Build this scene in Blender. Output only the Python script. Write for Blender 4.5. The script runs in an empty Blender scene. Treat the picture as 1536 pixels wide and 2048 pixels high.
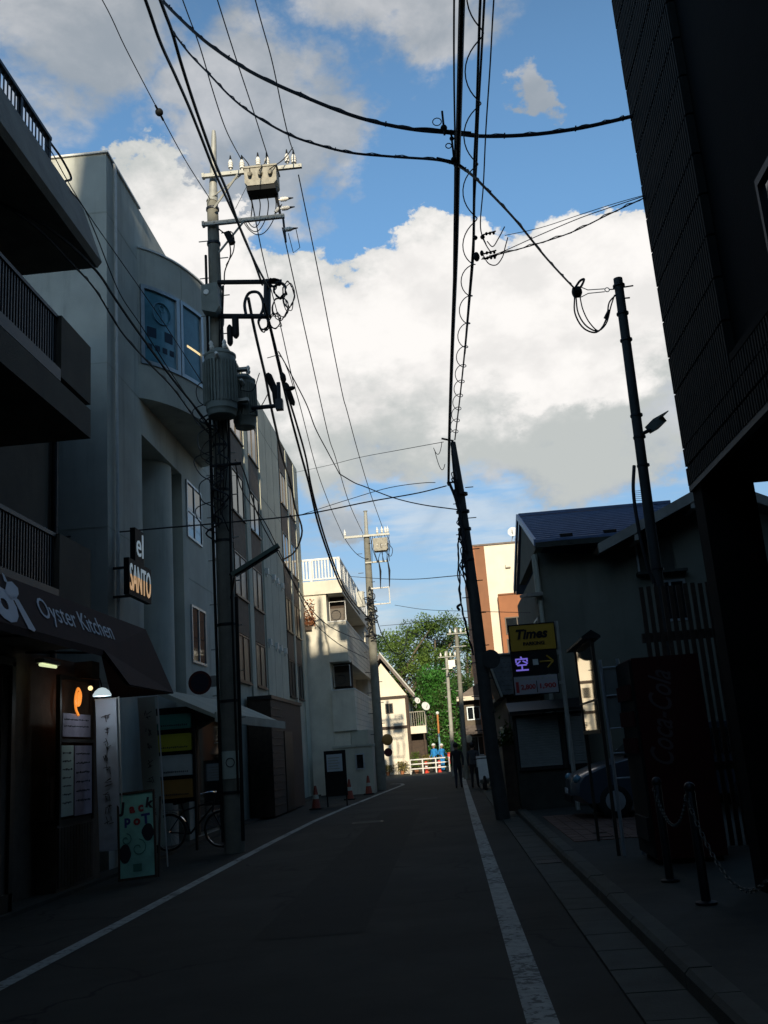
import bpy, bmesh, math, random
from mathutils import Vector, Matrix
random.seed(7)
SC = bpy.context.scene
COL = SC.collection
R = math.radians

# ------------------------------------------------------------------ camera
cam = bpy.data.cameras.new('camera'); camo = bpy.data.objects.new('camera', cam); COL.objects.link(camo)
cam.sensor_fit = 'HORIZONTAL'; cam.sensor_width = 36.0; cam.lens = 36.0 * 1900 / 1536
cam.clip_start = 0.05; cam.clip_end = 3000
yaw, pitch, roll = -0.0488956, 0.2448591, -0.0768484
f = Vector((math.sin(yaw) * math.cos(pitch), math.cos(yaw) * math.cos(pitch), math.sin(pitch)))
r0 = Vector((math.cos(yaw), -math.sin(yaw), 0)); u0 = r0.cross(f)
cr, sr = math.cos(roll), math.sin(roll)
rr = r0 * cr + u0 * sr; uu = u0 * cr - r0 * sr
mw = Matrix((rr, uu, -f)).transposed().to_4x4(); mw.translation = (0, 0, 1.55)
camo.matrix_world = mw
SC.camera = camo

# ------------------------------------------------------------------ view, sun, sky
SC.render.engine = 'CYCLES'
SC.view_settings.view_transform = 'Standard'; SC.view_settings.look = 'None'
SC.view_settings.exposure = 0.0; SC.view_settings.gamma = 1.0; SC.view_settings.use_curve_mapping = False
SC.cycles.max_bounces = 5; SC.cycles.diffuse_bounces = 3; SC.cycles.glossy_bounces = 3
SC.cycles.transparent_max_bounces = 6; SC.cycles.caustics_reflective = False; SC.cycles.caustics_refractive = False
SUN_EL = math.atan(0.32)
sund = Vector((-0.045, 1.0, -0.32)).normalized()
sl = bpy.data.lights.new('sun', 'SUN'); sl.energy = 5.0; sl.angle = R(0.5); sl.color = (1.0, 0.88, 0.68)
so = bpy.data.objects.new('sun', sl); COL.objects.link(so)
so.rotation_euler = sund.to_track_quat('-Z', 'Y').to_euler(); so.location = (4, -60, 40)

world = bpy.data.worlds.new('World'); SC.world = world; world.use_nodes = True
NT = world.node_tree; NT.nodes.clear()

class G:
    """tiny helper to chain shader nodes"""
    def __init__(s, nt): s.nt = nt
    def n(s, t, **k):
        nd = s.nt.nodes.new(t)
        for a, b in k.items(): setattr(nd, a, b)
        return nd
    def put(s, sock, v):
        if isinstance(v, bpy.types.NodeSocket): s.nt.links.new(v, sock)
        else: sock.default_value = v
    def m(s, op, a, b=0.0, c=0.0, clamp=False):
        nd = s.n('ShaderNodeMath', operation=op); nd.use_clamp = clamp
        s.put(nd.inputs[0], a); s.put(nd.inputs[1], b)
        if len(nd.inputs) > 2: s.put(nd.inputs[2], c)
        return nd.outputs[0]
    def mix(s, fac, a, b, bt='MIX'):
        nd = s.n('ShaderNodeMix', data_type='RGBA', blend_type=bt)
        s.put(nd.inputs[0], fac)
        for i, v in ((6, a), (7, b)): s.put(nd.inputs[i], v if isinstance(v, bpy.types.NodeSocket) or len(v) == 4 else (*v, 1))
        return nd.outputs[2]
    def ss(s, x, lo, hi):
        nd = s.n('ShaderNodeMapRange', interpolation_type='SMOOTHSTEP')
        s.put(nd.inputs[0], x); nd.inputs[1].default_value = lo; nd.inputs[2].default_value = hi
        return nd.outputs[0]
    def noise(s, vec, scale, detail=6, rough=.55, dist=0, w=None):
        nd = s.n('ShaderNodeTexNoise', noise_dimensions='3D')
        s.put(nd.inputs['Vector'], vec); nd.inputs['Scale'].default_value = scale
        nd.inputs['Detail'].default_value = detail; nd.inputs['Roughness'].default_value = rough
        nd.inputs['Distortion'].default_value = dist
        return nd.outputs[0]

# where the clouds stand, as azimuth and elevation in degrees (0 = straight down the street)
CLOUD_BANK = [(4,19.6,14,4.6,0),(-8,20,7,5,0),(12,18.2,6,4.6,0),(5,21.5,13,7.2,0),(12,23.5,9,7.0,-8),(3,25.5,6,4.6,0),(13,27.0,5,3.6,0),(-2,23.0,5,6.2,0),(-7,22,7,8,-10),(-10.5,24,6,8,-12),(-15.5,28.5,4.6,6.5,10),(-11.5,30.0,3.5,3.2,0),(9,17.0,6,3.2,-4),(24,24,8,6,0),(-24,22,7,7,0)]
CLOUD_SOFT = [(-21,41,6.5,6.0,15),(-10.5,38,7.5,5.0,-20),(-5.5,36,5,5.0,0),(-11,33.5,5,3,0),(2.5,43,8,3.8,0),(8.9,36,1.9,1.6,0),(9.5,16.8,7.5,3.4,-4),(13,18,6,4,0),(-3.5,18.3,6,2.2,0),(-6,14,3.5,1.8,0)]
CLOUD_WHITE = [(4,24.6,14,5.4,0),(10,20.5,6,2.0,-10),(-13,28,7,6.5,-20),(13,26.5,7,4.6,0),(-6,24.5,7,5.0,0),(8,22.3,9,2.6,0)]
SKY_TINT = (1.5,1.9,2.0)
SKY_LOW = (.93,.95,1.02)
SKY_ZENITH = (.75,.80,.80)

g = G(NT)
tc = g.n('ShaderNodeTexCoord'); sep = g.n('ShaderNodeSeparateXYZ'); NT.links.new(tc.outputs['Generated'], sep.inputs[0])
dx, dy, dz = sep.outputs
az = g.m('MULTIPLY', g.m('ARCTAN2', dx, dy), 57.2958)
el = g.m('MULTIPLY', g.m('ARCSINE', dz), 57.2958)
mp = g.n('ShaderNodeMapping'); NT.links.new(tc.outputs['Generated'], mp.inputs[0]); mp.inputs['Scale'].default_value = (1, 1, 1.5)
mp.inputs['Location'].default_value = (3.1, 1.7, 0.4)
dv = mp.outputs[0]
mp2 = g.n('ShaderNodeMapping'); NT.links.new(tc.outputs['Generated'], mp2.inputs[0]); mp2.inputs['Scale'].default_value = (1, 1, 6)
sv = mp2.outputs[0]
warp = g.n('ShaderNodeTexNoise'); NT.links.new(dv, warp.inputs['Vector']); warp.inputs['Scale'].default_value = 9; warp.inputs['Detail'].default_value = 7; warp.inputs['Roughness'].default_value = .6
wsep = g.n('ShaderNodeSeparateColor'); NT.links.new(warp.outputs['Color'], wsep.inputs[0])
az0, el0 = az, el
az = g.m('ADD', az, g.m('MULTIPLY', g.m('SUBTRACT', wsep.outputs[0], .5), 15)); el = g.m('ADD', el, g.m('MULTIPLY', g.m('SUBTRACT', wsep.outputs[1], .5), 11))
n_big = g.noise(dv, 5.5, 8, .56); n_mid = g.noise(dv, 17, 8, .6); n_soft = g.noise(dv, 9, 6, .55, .3); n_str = g.noise(sv, 6, 6, .6)
def blobs(lst):
    cur = None
    for (a, e, ra, re, t) in lst:
        c, s = math.cos(R(t)), math.sin(R(t))
        da = g.m('SUBTRACT', az, a); de = g.m('SUBTRACT', el, e)
        p = g.m('ADD', g.m('MULTIPLY', da, c / ra), g.m('MULTIPLY', de, s / ra))
        q = g.m('ADD', g.m('MULTIPLY', de, c / re), g.m('MULTIPLY', da, -s / re))
        rr_ = g.m('SQRT', g.m('ADD', g.m('MULTIPLY', p, p), g.m('MULTIPLY', q, q)))
        v = g.m('SUBTRACT', 1.0, rr_)
        cur = v if cur is None else g.m('MAXIMUM', cur, v)
    return cur
def nz(x, amp): return g.m('MULTIPLY', g.m('SUBTRACT', x, .5), amp)
# outside the part of the sky that the street frames clouds come from noise alone, thinned to dim the sky light
outer = g.ss(g.m('ABSOLUTE', az0), 27, 36)
outer = g.m('MAXIMUM', outer, g.ss(el0, 44, 52))
# crisp cumulus bank
B1 = blobs(CLOUD_BANK)
B1 = g.m('ADD', g.m('MULTIPLY', B1, g.m('SUBTRACT', 1.0, outer)), g.m('MULTIPLY', outer, g.m('ADD', -.55, nz(n_big, 1.6))))
d1 = g.m('ADD', g.m('ADD', B1, nz(n_big, .3)), nz(n_mid, .62))
wd = g.m('ADD', .09, g.m('MULTIPLY', g.ss(el0, 24, 17), .42))
M1 = g.m('DIVIDE', d1, wd, clamp=True)
M1 = g.m('MULTIPLY', g.m('MULTIPLY', M1, M1), g.m('SUBTRACT', 3.0, g.m('MULTIPLY', M1, 2.0)))
# soft grey clouds overhead
B2 = blobs(CLOUD_SOFT)
B2 = g.m('ADD', g.m('MULTIPLY', B2, g.m('SUBTRACT', 1.0, outer)), g.m('MULTIPLY', outer, -.34))
d2 = g.m('ADD', B2, nz(n_soft, 1.1))
M2 = g.m('MULTIPLY', g.ss(d2, -.05, .42), .82)
# thin bands low down
M3 = g.m('MULTIPLY', g.m('MULTIPLY', g.ss(n_str, .42, .66), g.ss(el0, 22, 14)), .62)
# colours
sky = g.n('ShaderNodeTexSky', sky_type='NISHITA'); sky.sun_disc = False
sky.sun_elevation = SUN_EL; sky.sun_rotation = math.atan2(0.045, -1.0); sky.air_density = 1.0; sky.dust_density = .6; sky.ozone_density = 2.0
STR = 0.1
base = g.mix(1.0, sky.outputs[0], g.mix(g.ss(el0, 36, 62), g.mix(g.ss(el0, 4, 32), SKY_LOW, SKY_TINT), SKY_ZENITH), 'MULTIPLY')
K = 1.0 / STR
def kc(c): return tuple(v * K for v in c)
t3 = g.mix(g.ss(n_soft, .35, .65), kc((.42, .50, .58)), kc((.72, .77, .80)))
c = g.mix(M3, base, t3)
t2 = g.mix(g.ss(g.m('ADD', nz(n_mid, .5), nz(n_soft, 1.6)), -.25, .45), kc((.36, .385, .40)), kc((.70, .685, .67)))
c = g.mix(M2, c, t2)
W = blobs(CLOUD_WHITE)
W = g.m('ADD', g.m('MULTIPLY', W, g.m('SUBTRACT', 1.0, outer)), g.m('MULTIPLY', outer, -.05))
wt = g.ss(g.m('ADD', g.m('ADD', W, nz(n_big, 1.1)), nz(n_mid, .8)), -.30, .42)
t1 = g.mix(wt, kc((.54, .57, .56)), g.mix(g.ss(g.m('ADD', n_soft, nz(n_mid, .5)), .36, .62), kc((.84, .82, .80)), kc((1.0, .97, .94))))
c = g.mix(M1, c, t1)
bg = g.n('ShaderNodeBackground'); NT.links.new(c, bg.inputs[0]); bg.inputs[1].default_value = STR
wo = g.n('ShaderNodeOutputWorld'); NT.links.new(bg.outputs[0], wo.inputs[0])
world.cycles.sampling_method = 'MANUAL'; world.cycles.sample_map_resolution = 512

# ------------------------------------------------------------------ helpers
_m = {}
def wear(m, kind):
    nt = m.node_tree; q = G(nt); p = [n for n in nt.nodes if n.type == 'BSDF_PRINCIPLED'][0]
    src = p.inputs['Base Color'].links[0].from_socket; geo = q.n('ShaderNodeNewGeometry'); pos = geo.outputs['Position']
    if kind == 'road':      # hairline cracks, tar seams and wheel polished bands
        wn = q.n('ShaderNodeTexNoise'); nt.links.new(pos, wn.inputs['Vector']); wn.inputs['Scale'].default_value = 1.6; wn.inputs['Detail'].default_value = 6
        wv = q.n('ShaderNodeVectorMath', operation='MULTIPLY_ADD'); nt.links.new(wn.outputs['Color'], wv.inputs[0]); wv.inputs[1].default_value = (.7, .7, .7); nt.links.new(pos, wv.inputs[2])
        vo = q.n('ShaderNodeTexVoronoi', feature='DISTANCE_TO_EDGE'); nt.links.new(wv.outputs[0], vo.inputs['Vector']); vo.inputs['Scale'].default_value = .55
        gate = q.ss(q.noise(pos, .35, 3, .5), .47, .56)
        ck = q.m('MULTIPLY', q.ss(vo.outputs['Distance'], .016, .003), gate)
        c1 = q.mix(q.m('MULTIPLY', q.ss(q.noise(pos, .5, 4, .6), .42, .66), .55), src, (.062, .064, .052))
        c2 = q.mix(ck, c1, (.008, .008, .008)); nt.links.new(c2, p.inputs['Base Color'])
    else:                   # worn, chipped road paint
        a = q.noise(pos, 14, 6, .7); b = q.noise(pos, 1.1, 4, .6); k = q.ss(q.m('ADD', q.m('MULTIPLY', a, .65), q.m('MULTIPLY', b, .45)), .57, .63)
        nt.links.new(q.mix(q.m('MULTIPLY', k, .8), src, (.045, .047, .04)), p.inputs['Base Color'])
def mat(name, col, rough=.8, var=.12, scale=2.0, bump=.15, bscale=60, metal=0.0, dirt=.25, spec=.4, emit=None, estr=0, coat=0, trans=0):
    if name in _m: return _m[name]
    m = bpy.data.materials.new(name); _m[name] = m; m.use_nodes = True
    nt = m.node_tree; nt.nodes.clear(); q = G(nt)
    out = q.n('ShaderNodeOutputMaterial'); p = q.n('ShaderNodeBsdfPrincipled'); nt.links.new(p.outputs[0], out.inputs[0])
    geo = q.n('ShaderNodeNewGeometry'); pos = geo.outputs['Position']
    a = q.noise(pos, scale, 5, .6); lo = tuple(v * (1 - var) for v in col); hi = tuple(min(1, v * (1 + var)) for v in col)
    cc = q.mix(q.ss(a, .3, .7), lo, hi)
    if dirt:
        mpn = q.n('ShaderNodeMapping'); nt.links.new(pos, mpn.inputs[0]); mpn.inputs['Scale'].default_value = (2.6, 2.6, .28)
        dn = q.noise(mpn.outputs[0], 1.3, 6, .65)
        cc = q.mix(q.m('MULTIPLY', q.ss(dn, .5, .75), dirt), cc, tuple(v * .45 for v in col))
    nt.links.new(cc, p.inputs['Base Color'])
    fn = q.noise(pos, bscale, 4, .6)
    q.put(p.inputs['Roughness'], q.m('ADD', rough - .06, q.m('MULTIPLY', a, .12)) if rough > .12 else rough)
    p.inputs['Metallic'].default_value = metal; p.inputs['Specular IOR Level'].default_value = spec
    if coat: p.inputs['Coat Weight'].default_value = coat
    if trans: p.inputs['Transmission Weight'].default_value = trans
    if bump:
        b = q.n('ShaderNodeBump'); b.inputs['Strength'].default_value = bump; b.inputs['Distance'].default_value = .02
        nt.links.new(fn, b.inputs['Height']); nt.links.new(b.outputs[0], p.inputs['Normal'])
    if emit: p.inputs['Emission Color'].default_value = (*emit, 1); p.inputs['Emission Strength'].default_value = estr
    return m

class MB:
    def __init__(s): s.v = []; s.f = []; s.mi = []; s.cur = 0
    def add(s, vs, fs):
        o = len(s.v); s.v += [tuple(x) for x in vs]
        for q in fs: s.f.append([i + o for i in q]); s.mi.append(s.cur)
        return s
    def box(s, x0, x1, y0, y1, z0, z1):
        if x0 > x1: x0, x1 = x1, x0
        if y0 > y1: y0, y1 = y1, y0
        if z0 > z1: z0, z1 = z1, z0
        return s.add([(x0,y0,z0),(x1,y0,z0),(x1,y1,z0),(x0,y1,z0),(x0,y0,z1),(x1,y0,z1),(x1,y1,z1),(x0,y1,z1)],
                     [(0,3,2,1),(4,5,6,7),(0,1,5,4),(1,2,6,5),(2,3,7,6),(3,0,4,7)])
    def fb(s, face, base, u0, u1, z0, z1, n0, n1):
        """box on a facade: u runs along it, n out of it"""
        if face == '+x': return s.box(base + n0, base + n1, u0, u1, z0, z1)
        if face == '-x': return s.box(base - n1, base - n0, u0, u1, z0, z1)
        if face == '-y': return s.box(u0, u1, base - n1, base - n0, z0, z1)
    def mbox(s, M, sx, sy, sz):
        vs = [M @ Vector((a * sx / 2, b * sy / 2, c_ * sz / 2)) for c_ in (-1, 1) for a, b in ((-1,-1),(1,-1),(1,1),(-1,1))]
        return s.add(vs, [(0,3,2,1),(4,5,6,7),(0,1,5,4),(1,2,6,5),(2,3,7,6),(3,0,4,7)])
    def prism(s, poly, axis, a, b):
        """poly: 2D outline; axis 'z' -> (x,y), 'y' -> (x,z), 'x' -> (y,z)"""
        def P(p, t): return {'z': (p[0], p[1], t), 'y': (p[0], t, p[1]), 'x': (t, p[0], p[1])}[axis]
        n = len(poly); ar = sum(poly[i][0] * poly[(i+1) % n][1] - poly[(i+1) % n][0] * poly[i][1] for i in range(n))
        vs = [P(p, a) for p in poly] + [P(p, b) for p in poly]
        fs = [list(range(n))[::-1], [n + i for i in range(n)]] + [(i, (i+1) % n, n + (i+1) % n, n + i) for i in range(n)]
        flip = (ar < 0) ^ (axis == 'y') ^ (b < a)
        if flip: fs = [list(q)[::-1] for q in fs]
        return s.add(vs, fs)
    def tube(s, pts, r, n=6, caps=True):
        pts = [Vector(p) for p in pts]; rs = r if isinstance(r, (list, tuple)) else [r] * len(pts)
        vs = []; prev = None
        for i, p in enumerate(pts):
            t = (pts[min(i+1, len(pts)-1)] - pts[max(i-1, 0)])
            if t.length < 1e-9: t = Vector((0, 0, 1))
            t.normalize()
            if prev is None:
                a = t.cross(Vector((0, 0, 1)));
                if a.length < .05: a = t.cross(Vector((1, 0, 0)))
            else: a = prev - t * prev.dot(t)
            a.normalize(); prev = a; b = t.cross(a)
            for k in range(n):
                an = 2 * math.pi * k / n; vs.append(p + (a * math.cos(an) + b * math.sin(an)) * rs[i])
        fs = []
        for i in range(len(pts) - 1):
            for k in range(n): fs.append((i*n+k, i*n+(k+1) % n, (i+1)*n+(k+1) % n, (i+1)*n+k))
        if caps: fs.append(list(range(n))[::-1]); fs.append([(len(pts)-1)*n + k for k in range(n)])
        return s.add(vs, fs)
    def cyl(s, p0, p1, r0, r1=None, n=16): return s.tube([p0, p1], [r0, r0 if r1 is None else r1], n)
    def lathe(s, c0, axis, prof, n=20):
        """prof: list of (distance along axis, radius)"""
        ax = Vector(axis).normalized(); return s.tube([Vector(c0) + ax * t for t, _ in prof], [max(r_, 1e-4) for _, r_ in prof], n)
    def torus(s, c0, axis, RR, r, n=24, k=6):
        ax = Vector(axis).normalized(); a = ax.cross(Vector((0, 0, 1)))
        if a.length < .05: a = ax.cross(Vector((1, 0, 0)))
        a.normalize(); b = ax.cross(a); c0 = Vector(c0); vs = []; fs = []
        for i in range(n):
            d = a * math.cos(2*math.pi*i/n) + b * math.sin(2*math.pi*i/n)
            for j in range(k):
                t = 2*math.pi*j/k; vs.append(c0 + d * (RR + r*math.cos(t)) + ax * r*math.sin(t))
        for i in range(n):
            for j in range(k): fs.append((i*k+j, ((i+1) % n)*k+j, ((i+1) % n)*k+(j+1) % k, i*k+(j+1) % k))
        return s.add(vs, fs)
    def ball(s, c0, r, n=12, m=8, sc=(1, 1, 1)):
        c0 = Vector(c0); vs = []; fs = []
        for j in range(m + 1):
            ph = math.pi * j / m
            for i in range(n):
                th = 2*math.pi*i/n; vs.append(c0 + Vector((math.sin(ph)*math.cos(th)*r*sc[0], math.sin(ph)*math.sin(th)*r*sc[1], math.cos(ph)*r*sc[2])))
        for j in range(m):
            for i in range(n): fs.append((j*n+i, (j+1)*n+i, (j+1)*n+(i+1) % n, j*n+(i+1) % n))
        return s.add(vs, fs)

def tag(o, label=None, cat=None, group=None, kind=None):
    if label: o['label'] = label
    if cat: o['category'] = cat
    if group: o['group'] = group
    if kind: o['kind'] = kind
    return o
ROOTLOC = {}
def wloc(o):
    v = Vector((0, 0, 0))
    while o: v += ROOTLOC.get(o.name, o.location); o = o.parent
    return v
SPLIT = {'rail', 'leg', 'spandrel', 'cable_bracket', 'jumper_wire', 'looped_cable', 'cable_tangle', 'post', 'insulator', 'crossarm', 'brace', 'strap', 'wheel', 'drink_can', 'vent_hood', 'wall_strip',
         'riser_cable', 'side_bracket', 'timber_band', 'bushing', 'rafter_end', 'step_bolt_pair', 'insulator_set', 'shed_wall', 'dark_panel', 'price_frame', 'stand', 'entrance_frame', 'balcony_rail', 'lower_clamp', 'upper_clamp', 'sign_box', 'bracket', 'transformer_hanger', 'turnbuckle', 'face', 'fingers', 'frame'}
def islands(mb):
    par = list(range(len(mb.v)))
    def fd(i):
        while par[i] != i: par[i] = par[par[i]]; i = par[i]
        return i
    for q in mb.f:
        for j in q[1:]: par[fd(j)] = fd(q[0])
    groups = {}
    for k, q in enumerate(mb.f): groups.setdefault(fd(q[0]), []).append(k)
    out = []
    for ks in groups.values():
        nb = MB(); idx = {}
        for k in ks:
            f_ = []
            for j in mb.f[k]:
                if j not in idx: idx[j] = len(nb.v); nb.v.append(mb.v[j])
                f_.append(idx[j])
            nb.f.append(f_); nb.mi.append(mb.mi[k])
        out.append(nb)
    return out
def mk(name, mb, m, parent=None, smooth=False, label=None, cat=None, group=None, kind=None, base=False):
    if parent is not None and name in SPLIT and kind is None:
        o = None
        for nb in islands(mb): o = mk1(name, nb, m, parent, smooth, label, cat, group, kind, base)
        return o
    return mk1(name, mb, m, parent, smooth, label, cat, group, kind, base)
FINE = {'printed_lines', 'printed_characters', 'brush_characters', 'print', 'painted_swirl', 'snow_guard', 'fan_grille'}
def mk1(name, mb, m, parent=None, smooth=False, label=None, cat=None, group=None, kind=None, base=False):
    if name in FINE and parent is not None: kind = 'stuff'
    vs = [Vector(p) for p in mb.v]
    lo = Vector([min(p[i] for p in vs) for i in range(3)]); hi = Vector([max(p[i] for p in vs) for i in range(3)])
    cc = (lo + hi) / 2
    if base or parent is None: cc.z = lo.z
    me = bpy.data.meshes.new(name); me.from_pydata([p - cc for p in vs], [], mb.f)
    ms = m if isinstance(m, (list, tuple)) else [m]
    for x in ms: me.materials.append(x)
    if len(ms) > 1: me.polygons.foreach_set('material_index', mb.mi)
    if smooth:
        me.polygons.foreach_set('use_smooth', [True] * len(me.polygons))
        try: me.set_sharp_from_angle(angle=R(40))
        except Exception: pass
    me.update()
    o = bpy.data.objects.new(name, me); COL.objects.link(o)
    if parent: o.parent = parent; cc = cc - wloc(parent)
    o.location = cc
    tag(o, label, cat, group, kind)
    return o
def root(name, loc, label, cat, group=None, kind=None):
    o = bpy.data.objects.new(name, None); COL.objects.link(o); o.location = loc; o.empty_display_size = .3
    return tag(o, label, cat, group, kind)
def copyo(src, parent, delta, name=None):
    c_ = src.copy(); COL.objects.link(c_); c_.parent = parent; c_.location = src.location + Vector(delta); return c_
def dup(rt, loc, label=None, rz=0):
    c_ = rt.copy(); COL.objects.link(c_); c_.location = loc; c_.rotation_euler = (0, 0, rz)
    if label: c_['label'] = label
    for ch in list(rt.children):
        d = ch.copy(); COL.objects.link(d); d.parent = c_
        for gc in ch.children: e = gc.copy(); COL.objects.link(e); e.parent = d
    return c_
def text(name, s, size, M, m, parent=None, ext=.004, shear=0, sx=1, align='LEFT', offset=0, label=None, space=1, fit=None):
    cu = bpy.data.curves.new(name, 'FONT'); cu.body = s; cu.size = size; cu.extrude = ext; cu.shear = shear; cu.align_x = align; cu.offset = offset; cu.space_character = space
    cu.resolution_u = 3
    t = bpy.data.objects.new(name + '_curve', cu); COL.objects.link(t)
    bpy.context.view_layer.update()
    me = bpy.data.meshes.new_from_object(t.evaluated_get(bpy.context.evaluated_depsgraph_get()))
    bpy.data.objects.remove(t); bpy.data.curves.remove(cu)
    if fit and len(me.vertices):
        xs = [v.co.x for v in me.vertices]; ys = [v.co.y for v in me.vertices]
        ax, bx, ay, by = min(xs), max(xs), min(ys), max(ys)
        for v in me.vertices: v.co.x = (v.co.x - ax) / (bx - ax) * fit[0]; v.co.y = (v.co.y - ay) / (by - ay) * fit[1]
    me.transform(Matrix.Diagonal((sx, 1, 1, 1)))
    me.materials.clear(); me.materials.append(m)
    o = bpy.data.objects.new(name, me); COL.objects.link(o)
    Mw = M.copy()
    if parent: o.parent = parent; Mw.translation = Mw.translation - wloc(parent)
    o.matrix_basis = Mw
    if label: o['label'] = label
    return o
def face_M(face, p):
    X, Y, Z = {'+x': ((0,1,0),(0,0,1),(1,0,0)), '-x': ((0,-1,0),(0,0,1),(-1,0,0)), '-y': ((1,0,0),(0,0,1),(0,-1,0))}[face]
    M = Matrix((X, Y, Z)).transposed().to_4x4(); M.translation = p; return M
def catmull(pts, k=5):
    P = [Vector(p) for p in pts]
    if len(P) < 3: return P
    out = []
    for i in range(len(P) - 1):
        p0 = P[max(i-1, 0)]; p1 = P[i]; p2 = P[i+1]; p3 = P[min(i+2, len(P)-1)]
        t0 = 0; t1 = t0 + max((p1-p0).length, 1e-3) ** .5; t2 = t1 + max((p2-p1).length, 1e-3) ** .5; t3 = t2 + max((p3-p2).length, 1e-3) ** .5
        for j in range(k):
            t = t1 + (t2 - t1) * j / k
            A1 = p0.lerp(p1, (t-t0)/(t1-t0)) if i else p1
            A2 = p1.lerp(p2, (t-t1)/(t2-t1)); A3 = p2.lerp(p3, (t-t2)/(t3-t2)) if i < len(P)-2 else p2
            B1_ = A1.lerp(A2, (t-t0)/(t2-t0)) if i else A2
            B2_ = A2.lerp(A3, (t-t1)/(t3-t1)) if i < len(P)-2 else A2
            out.append(B1_.lerp(B2_, (t-t1)/(t2-t1)))
    out.append(P[-1]); return out
def arc(p0, p1, sag, n=12, side=(0, 0, 0)):
    p0 = Vector(p0); p1 = Vector(p1); s_ = Vector(side)
    return [p0.lerp(p1, t/n) + Vector((0, 0, -sag * 4 * (t/n) * (1 - t/n))) + s_ * 4 * (t/n) * (1 - t/n) for t in range(n + 1)]

# ------------------------------------------------------------------ materials
asphalt = mat('asphalt', (.032, .034, .027), .88, .3, 1.2, .6, 180, dirt=.35)
asphalt2 = mat('asphalt_patch', (.024, .026, .021), .9, .2, 3, .6, 200, dirt=.2)
paint_w = mat('road_paint', (.40, .41, .37), .8, .2, 9, .3, 90, dirt=.5)
conc = mat('concrete', (.085, .088, .072), .9, .18, 3, .4, 70, dirt=.5)
concd = mat('concrete_dark', (.045, .047, .039), .9, .2, 3, .4, 70, dirt=.4)
earth = mat('earth', (.07, .065, .05), .95, .3, .5, .4, 20, dirt=0)
pale = mat('pale_render', (.52, .53, .47), .85, .12, .9, .25, 60, dirt=.5)
cream = mat('cream_render', (.80, .72, .58), .85, .06, 1.2, .2, 90, dirt=.12)
creamd = mat('cream_boards', (.70, .66, .55), .85, .08, 2, .2, 90, dirt=.22)
greyr = mat('grey_render', (.44, .45, .38), .88, .14, .9, .25, 60, dirt=.45)
greyl = mat('light_grey_render', (.48, .48, .40), .88, .08, 1.2, .2, 90, dirt=.25)
greyh = mat('dark_grey_render', (.17, .175, .14), .88, .10, 1.2, .2, 90, dirt=.30)
brownt = mat('brown_tile_wall', (.13, .095, .07), .8, .2, 4, .3, 40, dirt=.3)
taupe = mat('taupe_render', (.13, .108, .082), .88, .15, 1.5, .3, 70, dirt=.35)
fascia = mat('grey_slate_fascia', (.30, .285, .25), .85, .15, 2, .3, 50, dirt=.3)
terra = mat('terracotta_render', (.36, .15, .07), .85, .08, 1.5, .2, 80, dirt=.15)
terra2 = mat('brown_render', (.27, .125, .065), .85, .08, 1.5, .2, 80, dirt=.15)
darkm = mat('dark_metal', (.03, .032, .035), .5, .2, 8, .1, 80, metal=.6, dirt=.2)
blackp = mat('black_plastic', (.012, .013, .013), .7, .2, 6, .1, 80, dirt=.1, spec=.2)
cable_m = mat('cable_rubber', (.012, .014, .018), .55, .2, 5, 0, 80, dirt=0)
galv = mat('galvanised_steel', (.38, .38, .34), .55, .12, 6, .1, 60, metal=.25, dirt=.25)
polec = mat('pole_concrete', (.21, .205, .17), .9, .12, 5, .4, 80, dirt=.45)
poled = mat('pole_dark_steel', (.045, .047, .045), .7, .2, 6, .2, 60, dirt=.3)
porc = mat('porcelain', (.82, .80, .74), .25, .05, 4, 0, 60, dirt=.05)
trafo = mat('transformer_paint', (.21, .235, .21), .6, .15, 4, .15, 60, dirt=.4)
farpole = mat('pale_pole', (.36, .36, .32), .7, .12, 6, .1, 60, dirt=.3)
rust = mat('rusty_steel', (.35, .33, .27), .7, .2, 12, .2, 60, dirt=.35)
glass_d = mat('dark_glass', (.012, .016, .020), .04, .2, 3, 0, 60, dirt=0, spec=.9)
glass_m = mat('dull_dark_glass', (.014, .018, .022), .32, .2, 3, 0, 60, dirt=0, spec=.25)
glass_b = mat('blue_lit_glass', (.09, .25, .33), .22, .15, 3, 0, 60, dirt=0, spec=.8)
blind = mat('window_blind', (.30, .36, .36), .8, .1, 4, 0, 60, dirt=0)
alum = mat('aluminium', (.42, .47, .50), .45, .08, 6, .05, 60, metal=.5, dirt=.1)
whitem = mat('white_metal', (.72, .72, .69), .5, .08, 5, .05, 60, dirt=.15)
awn = mat('maroon_awning_cloth', (.055, .028, .026), .9, .15, 3, .2, 120, dirt=.25)
letter = mat('letter_white', (.70, .72, .78), .7, .05, 3, 0, 60, dirt=0)
ink = mat('printing_ink', (.03, .03, .04), .8, .1, 3, 0, 60, dirt=0)
redink = mat('red_ink', (.40, .04, .04), .8, .1, 3, 0, 60, dirt=0)
blueink = mat('blue_ink', (.05, .07, .25), .8, .1, 3, 0, 60, dirt=0)
banner_m = mat('banner_cloth', (.62, .68, .78), .85, .06, 2, .1, 60, dirt=.1)
banner_g = mat('banner_cloth_green', (.52, .58, .50), .85, .06, 2, .1, 60, dirt=.15)
poster_m = mat('poster_paper', (.36, .31, .38), .8, .15, 6, .05, 60, dirt=.1)
bronze_f = mat('bronze_frame', (.06, .05, .04), .5, .15, 6, .1, 60, metal=.5, dirt=.2)
teal = mat('teal_panel', (.05, .22, .17), .6, .08, 3, 0, 60, dirt=.1)
yel = mat('yellow_panel', (.45, .42, .03), .6, .08, 3, 0, 60, dirt=.1)
yels = mat('yellow_sign', (.46, .27, .02), .6, .06, 3, 0, 60, dirt=.1)
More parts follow.
